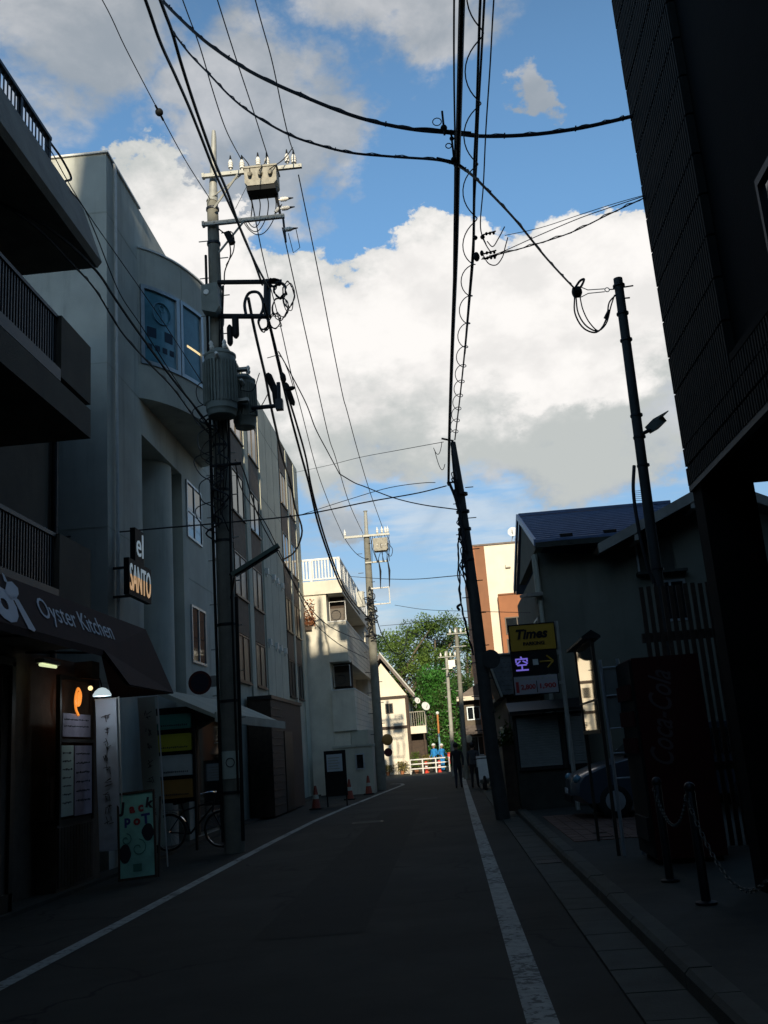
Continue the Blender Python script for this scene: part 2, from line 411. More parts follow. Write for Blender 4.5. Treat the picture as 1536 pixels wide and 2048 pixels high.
wht = mat('white_panel', (.55, .58, .54), .6, .08, 3, 0, 60, dirt=.1)
orn = mat('orange_panel', (.45, .22, .05), .6, .08, 3, 0, 60, dirt=.1)
menu_m = mat('turquoise_board', (.30, .66, .54), .7, .15, 5, .05, 60, dirt=.15)
blue_roof = mat('blue_metal_roof', (.12, .175, .30), .4, .12, 4, .05, 60, metal=.3, dirt=.2)
tile_r = mat('grey_roof_tile', (.12, .14, .15), .55, .2, 8, .15, 60, dirt=.25)
brown_roof = mat('brown_roof', (.17, .14, .12), .7, .2, 5, .2, 60, dirt=.2)
timber = mat('dark_timber', (.06, .04, .028), .75, .25, 6, .3, 60, dirt=.2)
chain_m = mat('dull_chain', (.09, .10, .09), .6, .1, 4, .05, 60, metal=.3, dirt=.3)
shut_m = mat('shutter_metal', (.20, .22, .21), .6, .1, 4, .05, 60, metal=.3, dirt=.3)
vend_m = mat('red_enamel', (.05, .006, .006), .45, .1, 3, 0, 60, dirt=.15)
vtext = mat('machine_lettering', (.10, .075, .075), .6, .1, 3, 0, 60, dirt=0)
tilew = mat('black_ribbed_tile', (.016, .018, .016), .75, .25, 5, .15, 60, dirt=.25, spec=.15)
tilew2 = mat('black_wall', (.010, .011, .010), .85, .2, 3, .15, 60, dirt=.2, spec=.08)
paver = mat('red_paver', (.17, .10, .075), .9, .25, 6, .3, 60, dirt=.3)
cone_m = mat('cone_orange', (.22, .035, .015), .6, .08, 3, 0, 60, dirt=.1)
redp = mat('red_plastic', (.75, .06, .03), .5, .06, 3, 0, 60, dirt=.05)
bluecl = mat('blue_workwear', (.02, .22, .55), .8, .2, 9, .2, 60, dirt=.1)
skin = mat('skin', (.42, .25, .17), .6, .05, 5, 0, 60, dirt=0)
hair = mat('hair', (.012, .01, .01), .6, .2, 20, .2, 60, dirt=0)
darkcl = mat('dark_clothing', (.018, .018, .022), .9, .2, 9, .2, 60, dirt=.1)
greycl = mat('grey_clothing', (.05, .052, .06), .9, .2, 9, .2, 60, dirt=.1)
denim = mat('navy_trousers', (.02, .023, .035), .9, .2, 9, .2, 60, dirt=.1)
carp = mat('slate_blue_car_paint', (.045, .06, .08), .3, .05, 3, 0, 60, dirt=.05, coat=.6)
rubber = mat('tyre_rubber', (.015, .015, .015), .8, .15, 8, .1, 60, dirt=.1)
chrome = mat('chrome', (.6, .62, .64), .18, .05, 5, 0, 60, metal=1, dirt=0)
noren = mat('blue_disc_paint', (.015, .012, .03), .6, .1, 3, 0, 60, dirt=.1)
redd = mat('dull_red_paint', (.08, .010, .012), .6, .1, 3, 0, 60, dirt=.1)
leafd = mat('leaf_dark', (.038, .078, .016), .65, .3, .8, 0, 60, dirt=0, spec=.3)
leafm = mat('leaf_mid', (.085, .14, .022), .6, .3, .8, 0, 60, dirt=0, spec=.3)
leafb = mat('leaf_bright', (.045, .16, .022), .55, .25, .8, 0, 60, dirt=0, spec=.3)
bark = mat('bark', (.13, .10, .065), .9, .25, 8, .5, 30, dirt=.3)
dryg = mat('dry_shrub_leaf', (.20, .17, .05), .7, .3, 3, 0, 60, dirt=0)
glow_tube = mat('fluorescent_glow', (.8, .85, .6), .5, .02, 3, 0, 60, dirt=0, emit=(.72, .80, .45), estr=1.0)
glow_or = mat('orange_neon_glow', (.6, .2, .04), .5, .02, 3, 0, 60, dirt=0, emit=(1.0, .30, .04), estr=.9)
glow_bulb = mat('bulb_glow', (.9, .7, .4), .5, .02, 3, 0, 60, dirt=0, emit=(1.0, .72, .32), estr=1.6)
glow_white = mat('white_lamp_glow', (.7, .8, .85), .5, .02, 3, 0, 60, dirt=0, emit=(.62, .76, .80), estr=.75)
glow_violet = mat('violet_led_glow', (.2, .15, .6), .5, .02, 3, 0, 60, dirt=0, emit=(.22, .17, .75), estr=.6)
glow_ceil = mat('ceiling_lamp_glow', (.9, .75, .4), .5, .02, 3, 0, 60, dirt=0, emit=(1.0, .74, .36), estr=1.0)
glow_sun_reflection = mat('letter_sun_reflection', (.6, .45, .3), .5, .02, 3, 0, 60, dirt=0, emit=(.90, .55, .28), estr=.45)  # glow stands in for warm sunlight mirrored in metal letters
glow_sky_reflection = mat('letter_sky_reflection', (.6, .65, .7), .5, .02, 3, 0, 60, dirt=0, emit=(.45, .58, .66), estr=.28)  # glow stands in for sky mirrored in the letters

# ------------------------------------------------------------------ ground and street
gd = MB(); gd.add([(-1200,-1200,-.03),(1200,-1200,-.03),(1200,1200,-.03),(-1200,1200,-.03)], [(0,1,2,3)])
wear(asphalt, 'road'); wear(paint_w, 'paint')
mk('ground', gd, earth, kind='structure')
rd = MB(); ys = [-40 + i * 2.5 for i in range(42)]
vs = []
for y in ys: vs += [(-5.2, y, 0), (.92, y, 0)]
rd.add(vs, [(2*i, 2*i+1, 2*i+3, 2*i+2) for i in range(len(ys)-1)])
rd.add([(-30,57.4,.004),(30,57.4,.004),(30,62.6,.004),(-30,62.6,.004)], [(0,1,2,3)])
mk('road', rd, asphalt, kind='structure')
pl = MB(); pl.box(-9, -5.2, -40, 57, -.02, .05); mk('pavement_left', pl, concd, kind='structure')
# the lot beside the blue-roofed house and the pavement along the right kerb
pr = root('pavement_right', (2, 20, 0), None, None, kind='structure')
b = MB(); b.box(1.48, 12, -40, 57, -.02, .10); mk('paving_base', b, concd, pr)
pm = MB(); pm.box(0, .198, 0, .098, 0, .012); first = None
for j in range(24):
    for i in range(9):
        loc = Vector((1.62 + i * .2, 14.2 + j * .2 + (.05 if i % 2 else 0), .10))
        if first is None:
            bx_ = MB(); bx_.box(loc.x, loc.x + .19, loc.y, loc.y + .19, .10, .113); first = mk('paver', bx_, paver, pr); f0 = loc.copy()
        elif random.random() < .97:
            o = copyo(first, pr, loc - f0 + Vector((0, 0, random.uniform(-.002, .002))))
# gutter slabs and kerb stones
gk = root('kerb', (1.2, 20, 0), None, None, kind='structure')
a0 = MB(); a0.box(.93, 1.295, 4.0, 4.585, -.02, .012); gs = mk('gutter_slab', a0, conc, gk)
a1 = MB(); a1.prism([(1.30, -.02), (1.47, -.02), (1.47, .13), (1.33, .13), (1.30, .10)], 'y', 4.0, 4.585); ks = mk('kerb_stone', a1, conc, gk)
for i in range(1, 84):
    j = random.uniform(-.003, .003)
    copyo(gs, gk, (j, i * .6, random.uniform(-.003, .002))); copyo(ks, gk, (j, i * .6, random.uniform(-.003, .003)))
# painted edge lines, slightly worn, following the street's slight bend at the far end
def stripe(pts, w, z=.006):
    m_ = MB(); vs = []
    for i, p in enumerate(pts):
        a_ = Vector(pts[max(i-1, 0)]); b_ = Vector(pts[min(i+1, len(pts)-1)]); t = (b_ - a_).normalized(); nrm = Vector((t.y, -t.x))
        q = Vector(p); vs += [(q.x - nrm.x*w/2, q.y - nrm.y*w/2, z), (q.x + nrm.x*w/2, q.y + nrm.y*w/2, z)]
    return m_.add(vs, [(2*i, 2*i+1, 2*i+3, 2*i+2) for i in range(len(pts)-1)])
mk('road_marking', stripe([(-3.68,-30),(-3.66,4),(-3.6,10),(-3.58,14),(-3.55,19),(-3.45,24),(-3.2,29),(-2.8,35),(-2.35,41.5),(-2.2,43.5),(-2.35,45),(-2.9,45.8)], .15), paint_w, kind='structure')
mk('road_marking', stripe([(.38,-30),(.38,8),(.39,20),(.42,30),(.46,39),(.5,47)], .18), paint_w, kind='structure')
mk('road_surface', MB().add([(-1.9,9,.003),(-.9,9,.003),(-.9,26,.003),(-1.9,26,.003)], [(0,1,2,3)]), asphalt2, kind='structure')
for (x, y, lab) in ((-2.0, 22.4, 'round iron manhole cover in the road before the crossarm pole'), (-.9, 30.5, 'smaller dark manhole cover further down the middle of the road')):
    t = root('manhole_cover', (x, y, 0), lab, 'manhole cover')
    mk('ring', MB().lathe((x, y, .002), (0, 0, 1), [(0, .36), (.006, .36)], 28), darkm, t)
    m_ = MB(); m_.lathe((x, y, .007), (0, 0, 1), [(0, .31), (.004, .31)], 28); mk('lid', m_, conc, t)

# ------------------------------------------------------------------ windows
def window(parent, face, base, u0, u1, z0, z1, mull=1, fm=None, gm=None, transom=0, t=.05, sill=False):
    fm = fm or alum; gm = gm or glass_d
    m_ = MB(); D0, D1 = -.01, .035
    m_.fb(face, base, u0, u0+t, z0, z1, D0, D1); m_.fb(face, base, u1-t, u1, z0, z1, D0, D1)
    m_.fb(face, base, u0+t, u1-t, z1-t, z1, D0, D1); m_.fb(face, base, u0+t, u1-t, z0, z0+t, D0, D1)
    for i in range(mull):
        u = u0 + (u1-u0) * (i+1) / (mull+1); m_.fb(face, base, u-t*.45, u+t*.45, z0+t, z1-t, D0, D1-.004)
    if transom: m_.fb(face, base, u0+t, u1-t, transom-.02, transom+.02, D0, D1-.008)
    if sill: m_.fb(face, base, u0-.04, u1+.04, z0-.05, z0-.002, D0, .08)
    w = mk('window', m_, fm, parent)
    q = MB()
    n = mull + 1
    for i in range(n):
        a_ = u0+t + (u1-u0-2*t)*i/n; b_ = u0+t + (u1-u0-2*t)*(i+1)/n
        pp = MB(); pp.fb(face, base, a_+.004, b_-.004, z0+t+.002, z1-t-.002, .001, .010 + .004*i); mk('pane', pp, gm, w)
    return w

# ------------------------------------------------------------------ left side: brown apartment block over the oyster shop
A = root('apartment_building', (-6, 5, 0), 'brown apartment block with dark barred balconies above the oyster shop', 'apartment building')
m_ = MB(); m_.box(-16, -6.21, -24, 14.6, 8.5, 9.2); m_.box(-16, -6.0, -24, 14.6, 3.2, 8.5); mk('upper_wall', m_, taupe, A)
m_ = MB(); m_.box(-16, -5.32, -24, 11.6, 0, 3.2); m_.box(-16, -5.32, 13.0, 14.3, 0, .9); m_.box(-16, -5.6, 11.6, 14.3, .9, 3.2); m_.box(-16, -5.32, 14.3, 14.6, 0, 3.2); m_.box(-16,-5.6,11.6,13.0,0,.9)
mk('shop_wall', m_, brownt, A)
m_ = MB()   # roof slab with a fascia that leans outward at its foot
m_.prism([(-6.2, 8.58), (-4.44, 8.58), (-4.38, 8.66), (-4.66, 9.58), (-6.2, 9.58)], 'y', -24, 12.15); mk('roof_slab', m_, fascia, A)
m_ = MB()
for y in [11.3 - .9 * i for i in range(38)]: m_.box(-4.86, -4.80, y - .03, y + .03, 9.58, 10.14)
m_.box(-4.87, -4.79, -24, 11.33, 10.14, 10.19); m_.box(-4.85, -4.81, -24, 11.33, 9.64, 9.67)
rl = mk('roof_railing', m_, darkm, A)
m_ = MB()
for i in range(330): m_.box(-4.838, -4.822, 11.2 - i*.105 - .008, 11.2 - i*.105 + .008, 9.67, 10.14)
mk('baluster', m_, darkm, rl, kind='stuff')
m_ = MB().tube(catmull([(-4.83,11.33,10.14),(-4.80,11.75,10.10),(-4.76,11.95,9.95),(-4.78,11.75,9.75),(-4.80,11.8,9.58)]), .018, 6); mk('railing_hook', m_, darkm, rl)
for (zb, zt) in ((6.05, 7.42), (3.15, 4.46)):
    m_ = MB(); m_.box(-6.0, -4.6, -24, 12.3, zb, zb + .42); m_.box(-4.75, -4.6, 11.25, 12.3, zb + .50, zt); m_.box(-6.0, -4.75, 12.15, 12.3, zb + .50, zt); m_.box(-4.95, -4.8, 11.25, 12.2, zb+.42, zb+.5)
    bal = mk('balcony', m_, taupe, A)
    m_ = MB(); m_.box(-4.72, -4.64, -24, 11.24, zt - .05, zt); m_.box(-4.76, -4.60, -24, 11.24, zb + .43, zb + .60); mk('handrail', m_, darkm, bal)
    m_ = MB()
    for i in range(420): y = 11.2 - i * .075; m_.box(-4.70, -4.66, y - .014, y + .014, zb + .60, zt - .05)
    mk('railing_bar', m_, darkm, bal, kind='stuff')
for zz in (4.2, 7.2):
    for y0 in (-2, 4.2, 8.2):
        window(A, '+x', -6.0, y0, y0 + 2.6, zz - .6, zz + 1.2, 1, bronze_f)
m_ = MB(); m_.cyl((-5.94, 14.3, 3.2), (-5.94, 14.3, 8.9), .05, n=10); mk('drainpipe', m_, darkm, A)
tag(A, 'brown apartment block with dark barred balconies above the oyster shop')
t = root('wall_lamp', (-6, 13.6, 5.0), 'small dark floodlight on the brown wall between the two balconies', 'wall lamp')
mk('arm', MB().cyl((-6.0, 13.3, 5.05), (-5.75, 13.1, 5.05), .03), darkm, t)
mk('lamp_head', MB().lathe((-5.78, 13.2, 5.0), (.9, -.4, -.25), [(0, .05), (.05, .09), (.2, .11), (.22, .10)], 14), trafo, t, smooth=True)
# shop front
m_ = MB()
for y in (5, 6.6, 8.2, 9.8, 11.55): m_.box(-5.36, -5.28, y - .05, y + .05, .05, 2.95)
m_.box(-5.36, -5.28, 5, 11.6, 2.9, 3.0); m_.box(-5.36, -5.28, 5, 11.6, 0, .25); fr = mk('shop_window', m_, bronze_f, A)
for y in (5, 6.6, 8.2, 9.8):
    mk('pane', MB().box(-5.335, -5.315, y + .06, y + 1.5, .26, 2.88), glass_d, fr)
m_ = MB()
for i in range(12): m_.box(-5.318, -5.30, 13.02 + .105 * i, 13.10 + .105 * i, .10, .86)
mk('wall_boarding', m_, timber, A)
# awning
aw = root('shop_awning', (-4.6, 9.4, 3.2), 'dark maroon cloth awning lettered Oyster Kitchen in white', 'awning')
y1 = 14.35; yb = 15.0
m_ = MB()
m_.add([(-4.5, 0, 3.62), (-4.28, 0, 3.05), (-4.28, 11.9, 3.05), (-4.5, y1, 3.62)], [(0, 1, 2, 3)])
m_.add([(-4.28, 11.9, 3.05), (-4.08, 12.3, 2.62), (-4.3, 15.1, 2.68), (-4.5, y1, 3.62)], [(0, 1, 2, 3)])
m_.add([(-4.5, y1, 3.62), (-4.3, 15.1, 2.68), (-5.3, 15.1, 2.68), (-5.3, y1, 3.72)], [(0, 1, 2, 3)])
m_.add([(-4.5, 0, 3.62), (-4.5, y1, 3.62), (-5.3, y1, 3.75), (-5.3, 0, 3.75)], [(0, 1, 2, 3)])
m_.add([(-4.28, 0, 3.05), (-4.30, 0, 2.97), (-4.30, 11.9, 2.97), (-4.28, 11.9, 3.05)], [(0, 1, 2, 3)])
cl = mk('awning_cloth', m_, awn, aw)
so_ = cl.modifiers.new('thick', 'SOLIDIFY'); so_.thickness = .02; so_.offset = -1
m_ = MB(); m_.tube([(-4.32, 0, 3.03), (-4.32, 11.9, 3.03), (-4.12, 12.3, 2.63), (-4.34, 15.05, 2.69)], .02, 6)
for y in (2, 4, 6, 8, 10, 11.9): m_.tube([(-5.3, y, 3.1), (-4.34, y, 3.02)], .015, 5)
mk('awning_frame', m_, darkm, aw)
# lettering lies on the sloping front: slope from z 3.62 (x -4.5) to 3.05 (x -4.28)
sv_ = Vector((-.22, 0, .57)).normalized(); ny = Vector((0, 1, 0)); nn = ny.cross(sv_)
def aw_M(y, s, rot=0):
    p = Vector((-4.28, y, 3.05)) + sv_ * s + nn * .006
    X = ny * math.cos(rot) + sv_ * math.sin(rot); Y = -ny * math.sin(rot) + sv_ * math.cos(rot)
    M = Matrix((X, Y, nn)).transposed().to_4x4(); M.translation = p; return M
text('lettering', 'Oyster Kitchen', .3, aw_M(10.17, .13), letter, aw, fit=(2.36, .34), ext=.003)
text('lettering', 'o', .5, aw_M(9.0, .02), letter, aw, ext=.003, offset=.03, fit=(.55, .42))
m_ = MB()
def flat(pts, y, s0):  # outline on the cloth
    vs = [(Vector((-4.28, y + a_, 3.05)) + sv_ * (s0 + b_) + nn * .009) for a_, b_ in pts]; m_.add(vs, [list(range(len(vs)))])
flat([(.28,-.04),(.40,-.06),(.46,-.03),(.30,.30),(.16,.34)], 9.38, .04)      # the stem
flat([(.02,.34),(.10,.24),(.22,.27),(.36,.36),(.40,.44),(.30,.50),(.16,.47)], 9.38, .06)
flat([(.10,.50),(.18,.48),(.16,.58),(.12,.60)], 9.38, .03)
mk('lettering_t', m_, letter, aw)
t = root('lit_shop_sign', (-5.2, 12.2, 2.95), 'short greenish fluorescent tube glowing under the maroon awning', 'fluorescent lamp')
mk('tube', MB().cyl((-5.2, 12.12, 2.955), (-5.2, 12.62, 2.965), .022, n=10), glow_tube, t); mk('fitting', MB().box(-5.26, -5.14, 12.1, 12.64, 2.98, 3.03), whitem, t)
# window display: posters and a glowing oyster shape
def poster(y0, y1_, z0, z1, m, lab, x=-5.30, rows=5, title=None):
    t = root('poster', (x, (y0+y1_)/2, z0), lab, 'poster', 'posters in the oyster shop window')
    mk('sheet', MB().box(x, x + .008, y0, y1_, z0, z1), m, t)
    q = MB(); h = (z1 - z0) / (rows + 1.5)
    for i in range(rows):
        zz = z1 - h * (i + .9); yy = y0 + .05
        while yy < y1_ - .09: w_ = random.uniform(.015, .05); q.box(x + .009, x + .0105, yy, yy + w_, zz - h*random.uniform(.04, .16), zz + h*random.uniform(.02, .12)); yy += w_ + .012
    mk('printed_lines', q, ink, t)
m_ = MB(); m_.box(-5.60, -5.315, 13.02, 14.28, .9, .96); m_.box(-5.34, -5.28, 12.98, 13.04, .9, 2.9); m_.box(-5.34, -5.28, 14.24, 14.30, .9, 2.9); m_.box(-5.34,-5.28,13.04,14.24,2.84,2.9); m_.box(-5.34,-5.28,13.04,14.24,1.98,2.03)
mk('display_frame', m_, bronze_f, A)
poster(13.1, 14.15, 2.06, 2.38, poster_m, 'mauve poster on the shop window under the orange glowing shape', rows=2)
poster(13.06, 13.5, 1.0, 1.94, banner_g, 'grey green menu sheet beside the tall mauve poster in the window', rows=7)
poster(13.54, 14.2, .98, 1.94, poster_m, 'tall mauve poster with a shell drawing in the shop window', rows=6)
t = root('glowing_shell', (-5.27, 13.6, 2.4), 'glowing orange shell shaped light in the oyster shop window', 'neon light')
m_ = MB().tube(catmull([(-5.27,13.62,2.36),(-5.27,13.52,2.45),(-5.27,13.50,2.6),(-5.27,13.60,2.74),(-5.27,13.70,2.66),(-5.27,13.66,2.52),(-5.27,13.58,2.5),(-5.27,13.60,2.62)]), [.018]*36, 6)
m_.ball((-5.27, 13.62, 2.60), .06, 10, 6, (.3, .8, 1.6)); mk('glow_tube', m_, glow_or, t, smooth=True)
t = root('spot_lamp', (-5.22, 13.95, 2.76), 'tiny warm bulb glowing just right of the orange shell light', 'lamp')
mk('bulb', MB().ball((-5.22, 13.95, 2.76), .035), glow_bulb, t, smooth=True); mk('holder', MB().cyl((-5.22, 13.99, 2.78), (-5.22, 14.06, 2.84), .02), darkm, t)
t = root('gooseneck_lamp', (-4.9, 13.7, 2.62), 'white half dome lamp lighting the top of the long banner', 'lamp')
mk('shade', MB().lathe((-4.9, 13.55, 2.60), (0, 0, 1), [(0, .13), (.02, .13), (.07, .10), (.11, .05), (.12, .01)], 18), glow_white, t, smooth=True)
ll = bpy.data.lights.new('lamp_light', 'POINT'); ll.energy = 2.2; ll.color = (.75, .9, 1.0); ll.shadow_soft_size = .06
lo_ = bpy.data.objects.new('lamp_light', ll); COL.objects.link(lo_); lo_.parent = t; lo_.location = (0, -.16, -.06)
mk('arm', MB().tube([(-4.9, 13.55, 2.72), (-4.95, 13.6, 2.85), (-5.3, 13.6, 2.9)], .012), darkm, t)
def hanging_banner(x0, x1, y, z0, z1, m, lab, lean, marks):
    t = root('banner', ((x0+x1)/2, y, z0), lab, 'banner', 'tall banners outside the oyster shop')
    q = MB(); n = 14; vs = []
    for i in range(n + 1):
        k = i / n; zz = z0 + (z1 - z0) * k; off = lean * (1 - k); w_ = .012 * math.sin(k * 9)
        vs += [(x0 + off, y + w_, zz), (x1 + off, y - w_ * .6, zz)]
    q.add(vs, [(2*i, 2*i+1, 2*i+3, 2*i+2) for i in range(n)])
    c_ = mk('banner_cloth', q, m, t); sm = c_.modifiers.new('thick', 'SOLIDIFY'); sm.thickness = .006
    mk('pole', MB().cyl((x1 + lean + .03, y + .03, 0.05), (x1 + .03, y + .03, z1 + .03), .012), whitem, t)
    mk('top_rod', MB().cyl((x0 - .01, y + .02, z1 + .01), (x1 + .04, y + .02, z1 + .01), .01), whitem, t)
    q = MB(); random.seed(int(abs(x0) * 100))
    for i in range(marks):
        zz = z1 - .28 - i * (z1 - z0 - .5) / marks; xc = (x0 + x1)/2 + lean * (z1 - zz)/(z1 - z0); s_ = (x1 - x0) * .22
        for k in range(5):
            MM = Matrix.Translation((xc + random.uniform(-s_*.6, s_*.6), y - .020, zz + random.uniform(-.05, .05))) @ Matrix.Rotation(random.choice((-.35, -.2, .1, 1.1, 1.4)) + random.uniform(-.15, .15), 4, 'Y')
            q.mbox(MM, .009, .002, random.uniform(.04, .11))
    mk('brush_characters', q, ink, t)
hanging_banner(-5.17, -4.85, 14.0, .45, 2.58, banner_m, 'tall bluish white banner lit by the half dome lamp', .06, 9)
hanging_banner(-4.97, -4.68, 15.35, .38, 2.66, banner_g, 'pale green banner standing between the shop and the coloured signs', .12, 7)
# painted standing board
sb = root('sandwich_board', (-4.55, 13.84, 0), 'leaning turquoise standing board painted Jack poT with oysters and swirls', 'sandwich board')
Mb = Matrix.Translation((-4.52, 13.9, .05)) @ Matrix.Rotation(R(-3.5), 4, 'Y') @ Matrix.Rotation(R(-8), 4, 'X') @ Matrix.Rotation(R(6), 4, 'Z')
def bp(x, y, z): return Mb @ Vector((x, y, z))
Mi = lambda x, y, z: Mb @ Matrix.Translation((x, y, z))
m_ = MB(); m_.mbox(Mi(-.255, 0, .60), .03, .04, 1.2); m_.mbox(Mi(.255, 0, .60), .03, .04, 1.2); m_.mbox(Mi(0, 0, 1.19), .48, .04, .03); m_.mbox(Mi(0, 0, .02), .48, .04, .03)
m_.mbox(Mi(-.255, .32, .58) @ Matrix.Rotation(R(-16), 4, 'X'), .03, .03, 1.18); m_.mbox(Mi(.255, .32, .58) @ Matrix.Rotation(R(-16), 4, 'X'), .03, .03, 1.18)
mk('board_frame', m_, timber, sb); mk('board_face', MB().mbox(Mi(0, 0, .605), .48, .012, 1.135), menu_m, sb)
FR = Matrix(((1,0,0,0),(0,0,-1,0),(0,1,0,0),(0,0,0,1)))
for ch, x, z, s, mm, rz in (('J',-.22,.93,.2,ink,6),('a',-.09,.91,.17,redink,-4),('c',.03,.92,.17,redink,0),('k',.13,.97,.19,ink,10),('p',-.17,.76,.17,blueink,0),('o',-.04,.74,.17,redink,0),('T',.08,.74,.19,blueink,-3)):
    text('painted_letter', ch, s, Mb @ Matrix.Translation((x, -.010, z)) @ Matrix.Rotation(R(rz), 4, 'Y') @ FR, mm, sb, ext=.002, offset=.008)
def blob(mb, cx, cz, rx, rz_, n=18, y=-.009):
    vs = [bp(cx + rx * math.cos(2*math.pi*i/n) * (1 + .1*math.sin(5*i)), y, cz + rz_ * math.sin(2*math.pi*i/n)) for i in range(n)]
    vs2 = [bp(cx + rx * math.cos(2*math.pi*i/n) * (1 + .1*math.sin(5*i)), y + .004, cz + rz_ * math.sin(2*math.pi*i/n)) for i in range(n)]
    mb.add(vs + vs2, [list(range(n))] + [(i, i+n, (i+1) % n + n, (i+1) % n) for i in range(n)])
m_ = MB(); blob(m_, .16, .62, .085, .12); blob(m_, -.17, .36, .085, .13); mk('painted_shell', m_, ink, sb)
m_ = MB()
for cx, cz, s in ((.02, .42, 1), (-.15, .55, .7)):
    m_.tube([bp(cx + math.cos(a/2.2) * s * (.02 + a*.006), -.011, cz + math.sin(a/2.2) * s * (.02 + a*.006)) for a in range(0, 18)], .006, 5)
m_.mbox(Mi(0, -.009, .16), .12, .004, .10)
mk('painted_swirl', m_, teal, sb)

# ------------------------------------------------------------------ left side: white building with the curved bay
Bd = root('corner_building', (-8, 20, 0), 'white four storey building with a curved projecting window bay', 'building')
m_ = MB(); m_.box(-18, -5.5, 15.5, 17.43, 0, 12.9); m_.box(-18, -5.5, 17.43, 20.3, 7.92, 12.9); m_.box(-18, -7.6, 17.43, 20.3, 0, 7.92); m_.box(-18, -5.5, 20.3, 25.2, 0, 12.9)
mk('wall', m_, pale, Bd)
mk('entrance_column', MB().cyl((-6.28, 19.6, 0), (-6.28, 19.6, 7.919), .72, n=32), pale, Bd, smooth=True)
m_ = MB(); m_.fb('-y', 15.5, -18, -5.5, 11.64, 11.67, .001, .004); m_.fb('+x', -5.5, 15.5, 17.28, 11.64, 11.67, .001, .004)
for zz in (8.62, 5.6, 2.95): m_.fb('-y', 15.5, -18, -5.5, zz, zz + .02, .001, .004); m_.fb('+x', -5.5, 15.5, 17.42, zz, zz + .02, .001, .004); m_.fb('+x', -5.5, 20.75, 25.19, zz, zz + .02, .001, .004)
mk('wall_joint', m_, greyr, Bd)
m_ = MB(); m_.box(-18.04, -5.46, 15.46, 17.45, 12.901, 12.94); mk('coping', m_, whitem, Bd)
m_ = MB(); m_.tube([(-5.45, 15.86, .1), (-5.45, 15.86, 12.72), (-5.46, 15.84, 12.84), (-5.52, 15.8, 12.93)], .032, 8); mk('drainpipe', m_, whitem, Bd, smooth=True)
plan = [(-5.5, 17.3), (-5.29, 17.5), (-5.08, 17.8), (-4.9, 18.15), (-4.74, 18.6), (-4.61, 19.1), (-4.53, 19.7), (-4.5, 20.3), (-4.55, 20.9), (-4.7, 21.4), (-4.95, 21.8), (-5.2, 22.05), (-5.5, 22.2)]
plan = [tuple(p)[:2] for p in catmull([(a_, b_, 0) for a_, b_ in plan], 3)]
def planat(t):
    """point and outward normal at arc length share t of the bay"""
    L_ = [0]
    for i in range(1, len(plan)): L_.append(L_[-1] + (Vector(plan[i]) - Vector(plan[i-1])).length)
    s = t * L_[-1]
    for i in range(1, len(plan)):
        if L_[i] >= s - 1e-9:
            k = (s - L_[i-1]) / (L_[i] - L_[i-1]); a_ = Vector(plan[i-1]); b_ = Vector(plan[i]); d = (b_ - a_).normalized()
            return a_.lerp(b_, k), Vector((d.y, -d.x))
    return Vector(plan[-1]), Vector((1, 0))
def baystrip(mb, t0, t1, z0, z1, n0, n1, k=8):
    n = max(1, int(k)); o = len(mb.v); vs = []
    for i in range(n + 1):
        p, nr = planat(t0 + (t1 - t0) * i / n)
        for (zz, nn_) in ((z0, n0), (z0, n1), (z1, n1), (z1, n0)): q = p + nr * nn_; vs.append((q.x, q.y, zz))
    fs = []
    for i in range(n):
        a_ = 4*i
        for j in range(4): fs.append((a_+j, a_+4+j, a_+4+(j+1) % 4, a_+(j+1) % 4))
    fs += [(0, 1, 2, 3), (4*n+3, 4*n+2, 4*n+1, 4*n)]
    mb.add(vs, [tuple(reversed(f_)) for f_ in fs])
m_ = MB(); m_.prism(plan + [(-5.499, 22.2), (-5.499, 17.3)], 'z', 8.64, 9.38); m_.prism(plan + [(-5.499, 22.2), (-5.499, 17.3)], 'z', 11.12, 11.92)
baystrip(m_, 0, .008, 9.38, 11.12, -.2, 0, 1); baystrip(m_, .365, 1.0, 9.38, 11.12, -.25, 0, 14)
bay = mk('window_bay', m_, pale, Bd)
m_ = MB(); baystrip(m_, 0, 1, 11.921, 11.96, -.3, .03, 24); mk('bay_coping', m_, whitem, bay)
m_ = MB()
for tt in (.21, .40, .62): baystrip(m_, tt, tt + .003, 11.13, 11.90, .001, .004, 1)
mk('panel_joint', m_, greyr, bay)
